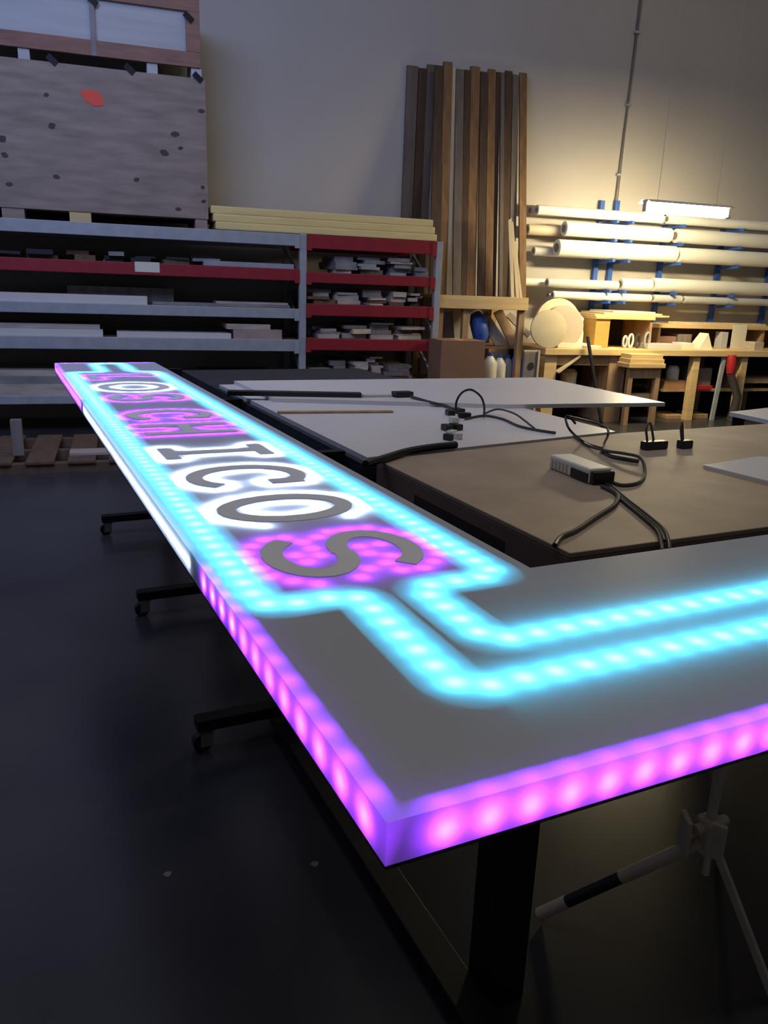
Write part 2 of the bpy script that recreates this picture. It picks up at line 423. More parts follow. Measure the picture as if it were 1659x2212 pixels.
# ------------------------------------------------------------------ worktables inside the sign
TZ = 0.95
def slab(name, label, poly, z0, z1, mtop, mside, slots=()):
    cu_ = sum(p[0] for p in poly)/len(poly); cv_ = sum(p[1] for p in poly)/len(poly)
    t = Thing(name, label, 'table top', (cu_, cv_, z0), True)
    t.part('box', MB().prism(poly, z0, z1-0.012), mside, bevel=0.003)
    t.part('top_sheet', MB().prism(poly, z1-0.012, z1), mtop, bevel=0.002)
    for (va, vb, za, zb) in slots:
        t.part('slot_shade', MB().box(poly[0][0]-0.0015, poly[0][0]+0.01, va, vb, za, zb), M_DARKIN)  # solid dark block; the shade of an open slot put into its colour
    return t
slab('worktable_top', 'brown fibreboard worktable top inside the corner of the sign', [(1.0, 1.195), (4.2, 1.195), (4.2, 2.34), (2.1, 2.285), (1.0, 2.11)], 0.81, TZ, M_MDF, M_MDFSIDE, [(1.42, 1.86, 0.872, 0.905)])
slab('worktable_top', 'dark sided worktable top under the white sheets', [(0.965, 2.135), (2.1, 2.31), (2.1, 4.75), (0.965, 4.75)], 0.81, TZ-0.016, M_NAVY, M_NAVY)
# small cleat between the two tables
def frame(label, vs_, rail, ur):
    t = Thing('rolling_table_frame', label, 'table frame', (0.85, vs_[0], 0), True)
    for v in vs_:
        for u, side in ((0.80, -1), (ur, 1)):
            t.part('post', MB().box(u, u+0.095, v, v+0.075, 0.115 if v > 1.5 else 0.0, 0.77), M_BSTEEL, bevel=0.004)
        t.part('crossbar', MB().box(0.80, ur+0.095, v+0.005, v+0.07, 0.77, 0.81), M_BSTEEL, bevel=0.003)
        if v > 1.5: t.part('foot', MB().box(0.47, ur+0.3, v+0.01, v+0.065, 0.075, 0.115), M_BSTEEL, bevel=0.004)
        for u in ((0.50, ur+0.26) if v > 1.5 else ()):
            c_ = t.part('caster', MB().box(u-0.02, u+0.02, v+0.013, v+0.019, 0.02, 0.075).box(u-0.02, u+0.02, v+0.051, v+0.057, 0.02, 0.075).box(u-0.025, u+0.025, v+0.013, v+0.057, 0.066, 0.075), M_CHROME)
            t.part('wheel', MB().cyl((u-0.012, v+0.02, 0.031), (u-0.012, v+0.05, 0.031), 0.031, 16), M_BLACK, smooth=True, parent=c_)
        t.part('sign_arm', MB().box(0.36, 0.955, v+0.02, v+0.055, 0.906, 0.951), M_BSTEEL)
        t.part('sign_post', MB().box(0.88, 0.94, v+0.02, v+0.055, 0.81, 0.906), M_BSTEEL)
    if rail: t.part('rail', MB().box(0.725, 0.80, vs_[0]-0.25, vs_[-1]+0.1, 0.02, 0.05), M_BSTEEL, bevel=0.003)
    return t
frame('black steel rolling frame with caster feet, carrying the brown worktable', (1.07, 2.225), True, 2.55)
frame('black steel rolling frame with caster feet under the white sheeted table', (3.38, 4.64), False, 1.75)

def lying(name, label, cat, poly, z, th, m, group=None, bevel=0.0):
    return single(name, label, cat, MB().prism([(p[0], p[1]) for p in poly], z, z+th), m, True, group, bevel)
# white sheets on the second table
lying('white_sheet', 'large white melamine sheet covering the dark sided worktable', 'sheet', [(0.985, 2.145), (2.10, 2.318), (2.09, 3.93), (0.985, 3.93)], TZ-0.016, 0.016, M_WHITE)
lying('white_sheet', 'white sheet overhanging the right edge of the white covered table', 'sheet', [(1.06, 3.30), (2.0, 2.92), (2.83, 2.815), (2.88, 3.84), (1.06, 3.93)], TZ, 0.018, M_WHITE)
lying('white_sheet', 'glossy white acrylic sheet at the right of the brown worktable', 'sheet', [uv(1520, 1003, TZ+.01), uv(1720, 1052, TZ+.01), uv(1790, 1000, TZ+.01), uv(1640, 984, TZ+.01)], TZ, 0.008, M_GLOSSW)
# strips on the white sheets
def strip(name, label, cat, p, q, z, wdt, h, m, group=None):
    a, b = uv(*p, z), uv(*q, z); a.z = b.z = z+h/2
    return single(name, label, cat, MB().bar(a, b, wdt, h), m, True, group, 0.002)
strip('aluminium_bar', 'long dark metal bar lying across the white sheets', 'bar', (492, 853), (780, 858), TZ+0.018, 0.05, 0.02, M_BLACK)
strip('wood_strip', 'thin brown wooden strip lying on the white melamine sheet', 'strip', (600, 893), (848, 891), TZ, 0.03, 0.008, M_TAN)
strip('clear_connector', 'clear plastic sleeve at the end of the dark bar', 'connector', (784, 858), (845, 857), TZ+0.018, 0.03, 0.012, M_PLAST)
strip('cable_plug', 'black cable plug lying beside the clear sleeve', 'plug', (850, 858), (888, 857), TZ+0.018, 0.05, 0.025, M_BLACK)

# cables and power supply
def cable(name, label, pts, r, m, z=TZ, raised=None, group=None, cat='cable'):
    P = []
    for i, p in enumerate(pts):
        if len(p) == 3 and p[2] < 0:            # upright loop: plane v = -p[2]
            P.append(at_v(p[0], p[1], -p[2]))
        else:
            h = p[2] if len(p) == 3 else 0.0
            q = uv(p[0], p[1], z+r+h); P.append(q)
    for q in P: q.z = max(q.z, z+r)
    return single(name, label, cat, MB().tube(smooth_path(P, 6), r, 8), m, True, group, smooth=True)
pa = [uv(*p, TZ) for p in ((1190, 1020), (1276, 1055), (1312, 1033), (1232, 1003))]
psu = Thing('power_supply', 'cream power supply box with black end on the brown worktable', 'power supply', (pa[0]+pa[2])/2, True)
ax = (pa[1]-pa[0]).normalized(); Lp = (pa[1]-pa[0]).length; ay = Vector((-ax.y, ax.x, 0)); cpos = (pa[0]+pa[2])/2
Rm = Matrix((ax, ay, Vector((0, 0, 1)))).transposed()
psu.part('housing', MB().obox(cpos+Vector((0, 0, 0.021)), (0.20, 0.075, 0.042), Rm), M_PSU, bevel=0.006)
psu.part('end_cap', MB().obox(cpos+ax*0.108+Vector((0, 0, 0.019)), (0.018, 0.07, 0.034), Rm), M_BLACK, bevel=0.004)
psu.part('side_panel', MB().obox(cpos-ay*0.039+ax*0.055+Vector((0, 0, 0.016)), (0.08, 0.003, 0.024), Rm), M_BLACK)
for k in range(5):
    psu.part('fin', MB().obox(cpos-ay*0.0395+ax*(-0.08+0.018*k)+Vector((0, 0, 0.018)), (0.003, 0.004, 0.026), Rm), M_CHROME)
e0 = (1306, 1044)
GW = 'output wires of the power supply'
cable('wire', 'black output wire running from the power supply over the table edge, left one', [e0, (1340, 1078), (1385, 1115), (1418, 1145), (1428, 1170), (1431, 1188)], 0.004, M_BLACK, group=GW)
cable('wire', 'black output wire running from the power supply over the table edge, right one', [(1310, 1040), (1350, 1075), (1395, 1110), (1432, 1142), (1444, 1165), (1447, 1186)], 0.004, M_BLACK, group=GW)
cable('wire', 'grey wire between the two black output wires of the power supply', [(1308, 1042), (1345, 1076), (1390, 1112), (1425, 1143), (1436, 1168)], 0.0032, M_CABLE, group=GW)
cable('cable', 'dark cable trailing from the power supply to the corner of the brown table', [(1300, 1050), (1333, 1068), (1328, 1090), (1290, 1115), (1245, 1145), (1212, 1160), (1198, 1178)], 0.0055, M_CABLE)
cable('cable', 'pale flat cable looping beside the power supply', [(1316, 1040), (1345, 1048), (1380, 1042), (1393, 1022), (1384, 990, 0.02), (1350, 980, 0.02), (1310, 974, 0.01), (1270, 962), (1240, 942)], 0.005, M_CABLE)
cable('cable', 'thin grey cable bundle in front of the white sheet edge', [(1300, 972), (1320, 985), (1355, 992), (1380, 996)], 0.006, M_CABLE)
cable('cable', 'curled black cable standing near the right end of the white sheet', [(1243, 915, -2.05), (1228, 899, -2.05), (1222, 905, -2.05), (1232, 930, -2.0), (1262, 955), (1300, 968)], 0.004, M_BLACK)
cable('cable', 'grey cable arching over the corner of the white melamine sheet', [(1230, 900, -2.1), (1280, 912, -2.1), (1310, 924, -2.06), (1313, 940, -2.02), (1305, 958)], 0.004, M_CABLE)
cable('cable', 'round loop of black cable standing on the white melamine sheet', [(985, 892, -2.68), (986, 868, -2.68), (998, 848, -2.68), (1018, 842, -2.68), (1038, 856, -2.68), (1046, 878, -2.68), (1045, 900)], 0.0045, M_BLACK, z=TZ)
cable('cable', 'grey cable running right from the loop across the white melamine sheet', [(1005, 905), (1045, 898), (1085, 905), (1120, 920), (1160, 929), (1200, 935)], 0.005, M_CABLE)
cable('cable', 'arched grey cable behind the connector cluster on the white sheet', [(1048, 893), (1075, 884, 0.02), (1110, 893, 0.03), (1135, 910, 0.02), (1155, 926)], 0.004, M_CABLE)
cable('cable', 'dark lead from the black plug to the connector cluster', [(888, 857, 0.02), (925, 868, 0.012), (965, 878), (990, 890)], 0.007, M_CABLE)
cable('cable', 'thick black cable lying in the gap between the two worktables', [(790, 1003), (830, 990), (880, 975), (935, 966), (985, 961)], 0.012, M_BLACK)
# connector cluster
cl = Thing('connector_cluster', 'tangle of black and clear wire connectors on the white melamine sheet', 'connectors', uv(978, 945, TZ), True)
for (px, py, m, s_) in ((972, 897, M_BLACK, .03), (990, 893, M_BLACK, .032), (1003, 903, M_BLACK, .03), (980, 912, M_PLAST, .028), (965, 930, M_BLACK, .028), (984, 928, M_BLACK, .03), (975, 943, M_PLAST, .026), (988, 948, M_PLAST, .022), (968, 951, M_BLACK, .02)):
    q = uv(px, py, TZ)
    Rz = Matrix.Rotation(rnd(0, 3), 3, 'Z')
    cl.part('connector', MB().obox((q.x, q.y, TZ+0.011), (s_*1.7, s_, 0.022), Rz), m, bevel=0.003)
def upright_plug(label, px, py, wide):
    q = uv(px, py, TZ)
    t = Thing('wire_plug', label, 'plug', q, True)
    t.part('body', MB().obox((q.x, q.y, TZ+0.014), (wide, 0.03, 0.028)), M_BLACK, bevel=0.004)
    t.part('lead', MB().tube(smooth_path([(q.x-wide*.3, q.y, TZ+0.02), (q.x-wide*.35, q.y+0.01, TZ+0.07), (q.x-wide*.1, q.y+0.02, TZ+0.085), (q.x+wide*.1, q.y+0.015, TZ+0.025)]), 0.004, 8), M_CABLE, smooth=True)
    return t
upright_plug('black wire plug with upright lead on brown table, left of two', 1412, 970, 0.10)
upright_plug('small black wire plug with upright lead on brown table, right of two', 1478, 968, 0.05)

# ------------------------------------------------------------------ tripod stand under the sign
hub = at_v(1532, 1795, 1.0); topz = ZB-0.004
st = Thing('support_stand', 'tan metal tripod stand with clamp hub under the front edge of the sign', 'stand', (hub.x, hub.y, 0), True)
st.part('pole', MB().tube([(hub.x, hub.y, hub.z-0.06), (hub.x, hub.y, topz)], 0.011, 12), M_STAND, smooth=True)
hb = st.part('hub', MB().obox((hub.x, hub.y, hub.z), (0.05, 0.045, 0.07)), M_STAND, bevel=0.008)
for s_ in (-1, 1):
    st.part('hub_plate', MB().obox((hub.x-0.03+0.02*s_, hub.y-0.02*s_, hub.z-0.005), (0.012, 0.05, 0.085), Matrix.Rotation(0.5*s_, 3, 'Z')), M_STAND, bevel=0.003, parent=hb)
st.part('clamp_bolt', MB().cyl((hub.x-0.045, hub.y, hub.z+0.015), (hub.x+0.045, hub.y, hub.z+0.015), 0.012, 12), M_STAND, smooth=True, parent=hb)
st.part('pin', MB().tube([(hub.x-0.01, hub.y-0.01, hub.z), (hub.x-0.015, hub.y-0.02, hub.z-0.09)], 0.008, 10), M_STAND, smooth=True)
fl = uv(1165, 1975, 0.016); h0 = Vector((hub.x-0.02, hub.y, hub.z-0.02))
def leg_pt(px, py):      # the point of the leg seen at this pixel
    best = None
    for k in range(201):
        p = h0.lerp(fl, k/200); d = (W(*p)-CAM); x = 829.5+FPX*d.dot(RT)/d.dot(FW)
        if best is None or abs(x-px) < best[0]: best = (abs(x-px), p)
    return best[1]
a, b = leg_pt(1342, 1896), leg_pt(1226, 1943)
st.part('leg', MB().tube([h0, a], 0.015, 12), M_STAND, smooth=True)
st.part('leg_middle', MB().tube([a, b], 0.0135, 12), M_BLACK, smooth=True)  # dark middle stretch of the leg
st.part('leg_tip', MB().tube([b, fl], 0.015, 12), M_STAND, smooth=True)
fr = uv(1668, 2150, 0.012)
st.part('leg', MB().bar((hub.x+0.01, hub.y-0.01, hub.z-0.03), fr, 0.016, 0.016), M_STAND, bevel=0.002)
st.part('leg', MB().bar((hub.x+0.02, hub.y+0.01, hub.z-0.03), (hub.x+0.33, hub.y+0.22, 0.012), 0.016, 0.016), M_STAND, bevel=0.002)
# bright debris on the floor
for k, (px, py, lab) in enumerate(((680, 1868, 'pale paint fleck on the dark floor below the sign corner'), (362, 1890, 'small pale chip on the dark floor left of the rail'))):
    q = uv(px, py, 0); 
    single('floor_chip', lab, 'chip', MB().prism([(q.x+0.010*math.cos(a_)*(1+.3*math.sin(3*a_)), q.y+0.010*math.sin(a_)) for a_ in np.arange(0, 6.2, 0.7)], 0, 0.003), M_GREYWOOD, True)

# ------------------------------------------------------------------ pallet rack
RY = 8.0; RB = 8.86
XL, XM, XR = -1.75, 1.765, 3.19
rack = Thing('pallet_rack', 'grey and red steel pallet rack loaded with sheets, crates and offcuts', 'rack', (0.7, RY, 0))
for x in (XL, XM, XR):
    for y in (RY, RB-0.06):
        post = rack.part('upright', MB().box(x-0.035, x+0.035, y, y+0.06, 0, 1.905), M_GSTEEL, bevel=0.004)
        rack.part('foot_plate', MB().box(x-0.06, x+0.06, y-0.02, y+0.08, 0, 0.008), M_GSTEEL, parent=post)
    for k in range(4):
        z0 = 0.15+0.42*k
        rack.part('brace', MB().bar((x, RY+0.06, z0), (x, RB-0.06, z0+0.38), 0.025, 0.025), M_GSTEEL)
bay1 = [(1.79, 1.90, M_GSTEEL), (1.465, 1.575, M_RED), (1.105, 1.20, M_GSTEEL), (0.785, 0.90, M_GSTEEL), (0.28, 0.36, M_GSTEEL)]
bay2 = [(1.775, 1.90, M_RED), (1.455, 1.555, M_RED), (1.14, 1.255, M_RED), (0.80, 0.915, M_RED), (0.40, 0.48, M_RED)]
beams = []
for (xa, xb), bay in (((XL+0.035, XM-0.035), bay1), ((XM+0.035, XR-0.035), bay2)):
    for z0, z1, m in bay:
        b_ = rack.part('beam', MB().box(xa, xb, RY-0.005, RY+0.045, z0, z1), m, bevel=0.005, label='red beam' if m is M_RED else 'grey beam')
        beams.append(b_)
        rack.part('beam', MB().box(xa, xb, RB-0.045, RB+0.0, z0, z1), m, bevel=0.005)
        rack.part('shelf_deck', MB().box(xa, xb, RY+0.05, RB-0.05, z1-0.018, z1), M_DKWOOD)
        for x in (xa, xb-0.05):
            rack.part('beam_clip', MB().box(x, x+0.05, RY-0.012, RY-0.004, z0-0.02, z1-0.002), m)
q = at_y(318, 577, RY)
rack.part('tag', MB().box(q.x-0.11, q.x+0.11, RY-0.009, RY-0.0055, q.z-0.045, q.z+0.045), M_PAPER, label='white paper tag on the red beam')

PAL = [M_WHWOOD, M_GRAYOFF, M_WHWOOD, M_GREYWOOD, M_CREAMWOOD]
def long_sheet(label, px0, px1, z0, th, m, yf=0.0, group=None, depth=0.7, py=600):
    x0, x1 = at_y(px0, py, RY).x, at_y(px1, py, RY).x
    return single('sheet', label, 'sheet', MB().box(x0, x1, RY+0.02+yf, RY+0.02+yf+depth, z0, z0+th), m, group=group, bevel=0.002)
ORDW = ['first', 'second', 'third', 'fourth', 'fifth', 'sixth', 'seventh', 'eighth', 'ninth', 'tenth', 'eleventh', 'twelfth', 'thirteenth', 'fourteenth']
LEVW = ['lowest', 'second', 'third', 'fourth', 'fifth', 'sixth', 'seventh', 'eighth', 'ninth', 'tenth', 'eleventh', 'twelfth']
def pile(x0, x1, z0, hmax, where, group, pal=PAL, wmin=0.14, wmax=0.34, y0=RY+0.03, ymax=0.12):
    x = x0; col_ = 0
    while x < x1-0.08:
        wdt = min(rnd(wmin, wmax), x1-x); z = z0; top = z0+hmax*rnd(0.45, 1.0); lev = 0
        while z < top-0.012:
            th = min(rnd(0.018, 0.055), top-z+0.006); ww = wdt*rnd(0.6, 0.97); ya = y0+rnd(0, ymax); ln = rnd(0.4, 0.62)
            cx_ = x+wdt/2+rnd(-1, 1)*(wdt-ww)*0.5
            R = Matrix.Rotation(rnd(-0.10, 0.10), 3, 'Z') @ Matrix.Rotation(rnd(-0.02, 0.02), 3, 'Y')
            c_ = Vector((cx_, ya+ln/2, z+th/2)); lo = MB().obox(c_, (ww*0.93, ln, th-0.001), R)
            m = random.choice(pal); cn = {'pale_offcut': 'pale', 'grey_offcut': 'grey', 'cream_strip': 'cream', 'grey_board': 'brownish', 'dark_board': 'dark', 'dark_laminate': 'black'}.get(m.name, 'greenish')
            single('wood_offcut', f'{cn} wood offcut, {LEVW[lev]} in the {ORDW[col_]} pile from left, {where}', 'offcut', lo, m, group=group, bevel=0.0)
            z += th; lev += 1
        x += wdt+0.004; col_ += 1
# bay one
long_sheet('grey sheet lying along the red beam of the rack', 440, 636, 1.575, 0.045, mat('bluegrey_sheet', (0.36, 0.38, 0.44), 0.4), py=560)
pile(-1.2, 1.0, 1.575, 0.10, 'above the long red beam', 'clutter above the long red beam', [M_DKWOOD, M_GRAYOFF, M_NAVY, M_DKWOOD], 0.2, 0.5, ymax=0.3)
long_sheet('white sheet stack ending halfway along the third shelf of the rack', -120, 318, 1.20, 0.075, M_WHITE, py=640)
long_sheet('brown sheet behind the white stack on the third shelf of the rack', 140, 380, 1.20, 0.15, M_GREYWOOD, yf=0.32, depth=0.4, py=620)
long_sheet('pale sheet at the right end of the third shelf of the rack', 330, 630, 1.20, 0.028, M_GRAYOFF, yf=0.06, py=650)
long_sheet('short pale sheet on top at the right end of the third shelf', 470, 628, 1.228, 0.02, M_WHWOOD, yf=0.10, depth=0.5, py=645)
long_sheet('white sheet at the left of the fourth shelf of the rack', -120, 222, 0.90, 0.06, M_WHITE, py=715)
long_sheet('brown sheet on top of the white sheet on the fourth shelf', -120, 215, 0.96, 0.045, M_WHWOOD, yf=0.1, depth=0.5, py=705)
long_sheet('white sheet in the middle of the fourth shelf of the rack', 252, 500, 0.90, 0.05, M_WHITE, py=715)
long_sheet('thin brown sheet over the middle white sheet on the fourth shelf', 190, 470, 1.006, 0.02, M_GREYWOOD, yf=0.25, depth=0.4, py=700) if False else None
long_sheet('pinkish wood bundle at the right of the fourth shelf', 505, 610, 0.90, 0.09, mat('pinkish_wood', (0.42, 0.31, 0.28), 0.75), py=710)
long_sheet('pale plank on top of the pinkish bundle on the fourth shelf', 490, 585, 0.99, 0.05, M_WHWOOD, depth=0.5, py=690)
G5 = 'boards stacked on the bottom shelf of the rack'
for k, (pa_, pb_, th, m, yf) in enumerate(((-120, 240, .10, M_WHWOOD, 0), (-120, 300, .07, M_GRAYOFF, .02), (-120, 210, .05, M_WHWOOD, .05))):
    zz = 0.36+[0, .10, .17][k]
    long_sheet(['thick lowest board stack at the left of the bottom shelf', 'grey middle board at the left of the bottom shelf', 'pale topmost board at the left of the bottom shelf'][k], pa_, pb_, zz, th, m, yf, G5, py=830)
for k, (pa_, pb_, th, m, yf) in enumerate(((380, 635, .08, M_GREYWOOD, 0), (400, 620, .06, M_WHWOOD, .03), (440, 600, .05, M_GREYWOOD, .06))):
    zz = 0.36+[0, .08, .14][k]
    long_sheet(['lowest grey board at the right of the bottom shelf', 'pale board in the middle of the right bottom stack', 'topmost grey board of the right bottom stack'][k], pa_, pb_, zz, th, m, yf, G5, py=800)
# bay two
names2 = ['first', 'second', 'third', 'fourth']
xa, xb = XM+0.05, XR-0.06
pile(xa+0.25, xb, 1.555, 0.17, 'under the top red beam', 'offcuts under the top red beam', [M_GRAYOFF, M_GRAYOFF, M_WHWOOD, mat('greenish_offcut', (0.33, 0.36, 0.34), 0.7)])
pile(xa, xb-0.1, 1.255, 0.16, 'on second short red beam', 'offcuts on the second short red beam', [M_GREYWOOD, M_WHWOOD, M_DKWOOD, M_WHWOOD])
pile(xa+0.1, xb, 0.915, 0.19, 'on third short red beam', 'offcuts on the third short red beam', [M_WHWOOD, M_WHWOOD, M_CREAMWOOD, M_GREYWOOD])
pile(xa, xb-0.15, 0.48, 0.27, 'on the lowest short shelf', 'offcuts on the lowest short shelf', [M_WHWOOD, M_WHWOOD, M_GREYWOOD])

# ------------------------------------------------------------------ crates and foam on top of the rack
c1 = Thing('plywood_crate', 'large plywood crate with dark knots and orange sticker on the rack', 'crate', (-0.5, 8.4, 1.90))
XA, XB, YC = -2.1, 0.865, 8.0
z0, z1 = 1.985, 3.16
c1.part('front_panel', MB().box(XA, XB, YC, YC+0.018, z0, z1), M_PLY, bevel=0.003)
c1.part('side_panel', MB().box(XB-0.018, XB, YC+0.019, YC+0.85, z0, z1), M_PLY, bevel=0.003)
c1.part('side_panel', MB().box(XA, XA+0.018, YC+0.019, YC+0.85, z0, z1), M_PLY, bevel=0.003)
c1.part('back_panel', MB().box(XA+0.019, XB-0.019, YC+0.832, YC+0.85, z0, z1), M_PLY)
c1.part('lid', MB().box(XA+0.019, XB-0.019, YC+0.019, YC+0.83, z1-0.03, z1-0.002), M_PLY)
c1.part('bottom', MB().box(XA+0.019, XB-0.019, YC+0.019, YC+0.83, z0, z0+0.02), M_PLY)
for px in (30, 175, 445):
    x = at_y(px, 450, YC).x
    c1.part('skid', MB().box(x-0.10, x+0.08 if px < 400 else XB-0.01, YC+0.01, YC+0.83, 1.90, z0), M_PINE if px == 175 else M_PLY)
for (px, py, s_) in ((112, 272, .045), (378, 290, .045), (390, 320, .028), (100, 205, .03), (122, 382, .035), (295, 388, .035), (5, 300, .05), (10, 335, .04), (20, 398, .035), (435, 240, .035), (438, 405, .03), (440, 435, .03), (385, 452, .03), (355, 330, .05)):
    q = at_y(px, py, YC)
    pts = [(q.x+s_*0.75*math.cos(a_)*(1+.25*math.sin(2*a_+px)), q.z+s_*0.55*math.sin(a_)) for a_ in np.arange(0, 6.2, 0.5)]
    m_ = MB(); n = len(pts)
    m_.add([(x, YC-0.0015, z) for x, z in pts]+[(x, YC+0.001, z) for x, z in pts], [tuple(range(n)), tuple(reversed(range(n, 2*n)))]+[(i, n+i, n+(i+1) % n, (i+1) % n) for i in range(n)])
    c1.part('knot', m_, M_KNOT)
pts = [at_y(px, py, YC) for px, py in ((172, 196), (185, 193), (212, 197), (224, 215), (222, 228), (205, 230), (184, 219))]
m_ = MB(); n = len(pts); m_.add([(p.x, YC-0.004, p.z) for p in pts]+[(p.x, YC-0.0015, p.z) for p in pts], [tuple(range(n)), tuple(reversed(range(n, 2*n)))]+[(i, n+i, n+(i+1) % n, (i+1) % n) for i in range(n)])
c1.part('sticker', m_, M_ORANGE, label='bright orange sticker')
# upper crate
c2 = Thing('framed_crate', 'white panelled crate with reddish battens stacked on the plywood crate', 'crate', (-0.5, 8.4, z1))
u0z, u1z = 3.245, 3.80; XU = at_y(433, 120, YC).x
c2.part('front_panel', MB().box(XA, XU-0.02, YC+0.035, YC+0.05, u0z+0.02, u1z-0.02), M_CRATEW)
c2.part('side_panel', MB().box(XU-0.045, XU-0.025, YC+0.051, YC+0.84, u0z+0.02, u1z-0.02), M_CRATEW)
c2.part('lid', MB().box(XA, XU-0.05, YC+0.051, YC+0.84, u1z-0.06, u1z-0.025), M_PLY)
for za, zb in ((u0z, u0z+0.12), (u1z-0.12, u1z)):
    c2.part('batten', MB().box(XA, XU, YC, YC+0.034, za, zb), M_BATTEN, bevel=0.003)
    c2.part('batten', MB().box(XU-0.024, XU, YC+0.035, YC+0.86, za, zb), M_BATTEN, bevel=0.003)
c2.part('batten', MB().box(XU-0.12, XU, YC-0.001, YC+0.033, u0z+0.121, u1z-0.121), M_BATTEN, bevel=0.003, label='upright end batten')
xm = at_y(200, 60, YC).x
c2.part('strap', MB().box(xm-0.02, xm+0.02, YC-0.004, YC-0.001, u0z, u1z), M_GRAYOFF)
for px, py in ((412, 38), (432, 168), (118, 130), (285, 150), (205, 2)):
    q = at_y(px, py, YC)
    c2.part('corner_bracket', MB().obox((q.x-0.02, YC-0.006, q.z), (0.09, 0.006, 0.05), Matrix.Rotation(0.7, 3, 'Y')), M_BSTEEL)
for px in (55, 330, 425):
    x = at_y(px, 170, YC).x
    c2.part('skid', MB().box(x-0.045, x+0.045, YC+0.02, YC+0.83, z1, u0z), M_CRATEW)
# cream foam bundle
foam = Thing('foam_bundle', 'cream yellow bundle of foam boards lying on top of the red rack bay', 'foam', (2.05, 8.3, 1.905))
for k in range(3):
    za = 1.905+0.07*k
    foam.part('foam_board', MB().box(0.93-0.02*k, XR-0.03-0.02*k, RY+0.01+0.012*k, RY+0.6, za, za+0.069), M_FOAM, bevel=0.012)

# ------------------------------------------------------------------ timber shelf with tall boards
TX0, TX1 = at_y(944, 650, RY+0.1).x, at_y(1142, 650, RY+0.1).x
SY = RY+0.10; SZ0, SZ1 = at_y(1040, 668, SY).z, at_y(1040, 640, SY).z
ts = Thing('timber_shelf', 'pine framed shelf carrying the row of tall boards', 'shelf', ((TX0+TX1)/2, SY+0.3, 0))
ts.part('front_rail', MB().box(TX0, TX1, SY, SY+0.04, SZ0, SZ1), M_PINE, bevel=0.003)
ts.part('deck', MB().box(TX0, TX1, SY+0.041, WALLY-0.02, SZ1-0.03, SZ1), M_PINE)
for x in (TX0+0.03, TX0+0.33, TX1-0.08):
    for y in (SY+0.041, WALLY-0.1):
        ts.part('post', MB().box(x, x+0.07, y, y+0.06, 0, SZ1-0.031), M_TAN, bevel=0.003)
ts.part('lower_deck', MB().box(TX0, TX1, SY+0.11, WALLY-0.11, 0.45, 0.47), M_DKWOOD)
ts.part('middle_deck', MB().box(TX0+0.42, TX1-0.09, SY+0.11, WALLY-0.11, 0.82, 0.84), M_DKWOOD)
# tall boards: (left px top, right px top, top py, material) with the base px at the rail
tall = [(880, 905, 140, M_BG, 'greyish tall board, leftmost of the row'), (905, 925, 146, M_BD, 'dark tall board second from the left'), (924, 940, 138, M_BG, 'narrow grey tall board third from the left'),
        (940, 962, 140, M_BD, 'dark brown tall board left of the centre pair'), (960, 978, 132, M_BT, 'tan tall board with warm lit foot'), (977, 986, 146, M_CREAMWOOD, 'thin pale edge strip among tall boards'),
        (986, 1003, 148, M_BG, 'wide grey tall board in the middle'), (1004, 1018, 150, M_BD, 'dark tall board in the middle'), (1018, 1038, 142, M_BT, 'brown tall board right of the middle'),
        (1039, 1055, 154, M_BD, 'dark tall board right of the middle gap'), (1055, 1072, 148, M_BT, 'tan tall board beside the thin strips'), (1073, 1082, 155, M_BD, 'first thin dark tall strip'),
        (1083, 1091, 156, M_BG, 'thin grey tall strip'), (1092, 1108, 152, M_BD, 'dark tall board near the right end'), (1108, 1122, 160, M_BG, 'smooth grey tall board near the right end'), (1123, 1139, 156, M_BT, 'tan tall board, rightmost of the row')]
bx1 = at_y(1131, 640, SY+0.25).x; bx0 = bx1-(bx1-XR-0.05)*259/199
for (pl, pr, py, m, lab) in tall:
    f0, f1 = (pl-880)/259, (pr-880)/259
    yb = SY+0.18+rnd(0, 0.12); yt = WALLY-0.10-rnd(0, 0.05)
    ta, tb = at_y(pl, py, yt), at_y(pr, py, yt)
    pa_, pb_ = bx0+(bx1-bx0)*f0, bx0+(bx1-bx0)*f1
    wid = (pb_-pa_)*0.95; thk = rnd(0.02, 0.05)
    cxb, cxt = (pa_+pb_)/2, (ta.x+tb.x)/2; zt = ta.z; zb_ = SZ1
    if pr <= 940:                        # these stand on the floor between rack and wall
        thk = 0.035; yb = yt = WALLY-0.042; ta, tb = at_y(pl, py, yt), at_y(pr, py, yt); cxb = cxt = (ta.x+tb.x)/2; zt = ta.z; wid = (tb.x-ta.x)*0.95; zb_ = 0.0
    mb = MB(); h = wid/2
    mb.add([(cxb-h, yb, zb_), (cxb+h, yb, zb_), (cxb+h, yb+thk, zb_), (cxb-h, yb+thk, zb_), (cxt-h, yt, zt), (cxt+h, yt, zt), (cxt+h, yt+thk, zt), (cxt-h, yt+thk, zt)],
           [(0, 3, 2, 1), (4, 5, 6, 7), (0, 1, 5, 4), (1, 2, 6, 5), (2, 3, 7, 6), (3, 0, 4, 7)])
    single('tall_board', lab, 'board', mb, m, group='tall boards leaning on the wall', bevel=0.002)
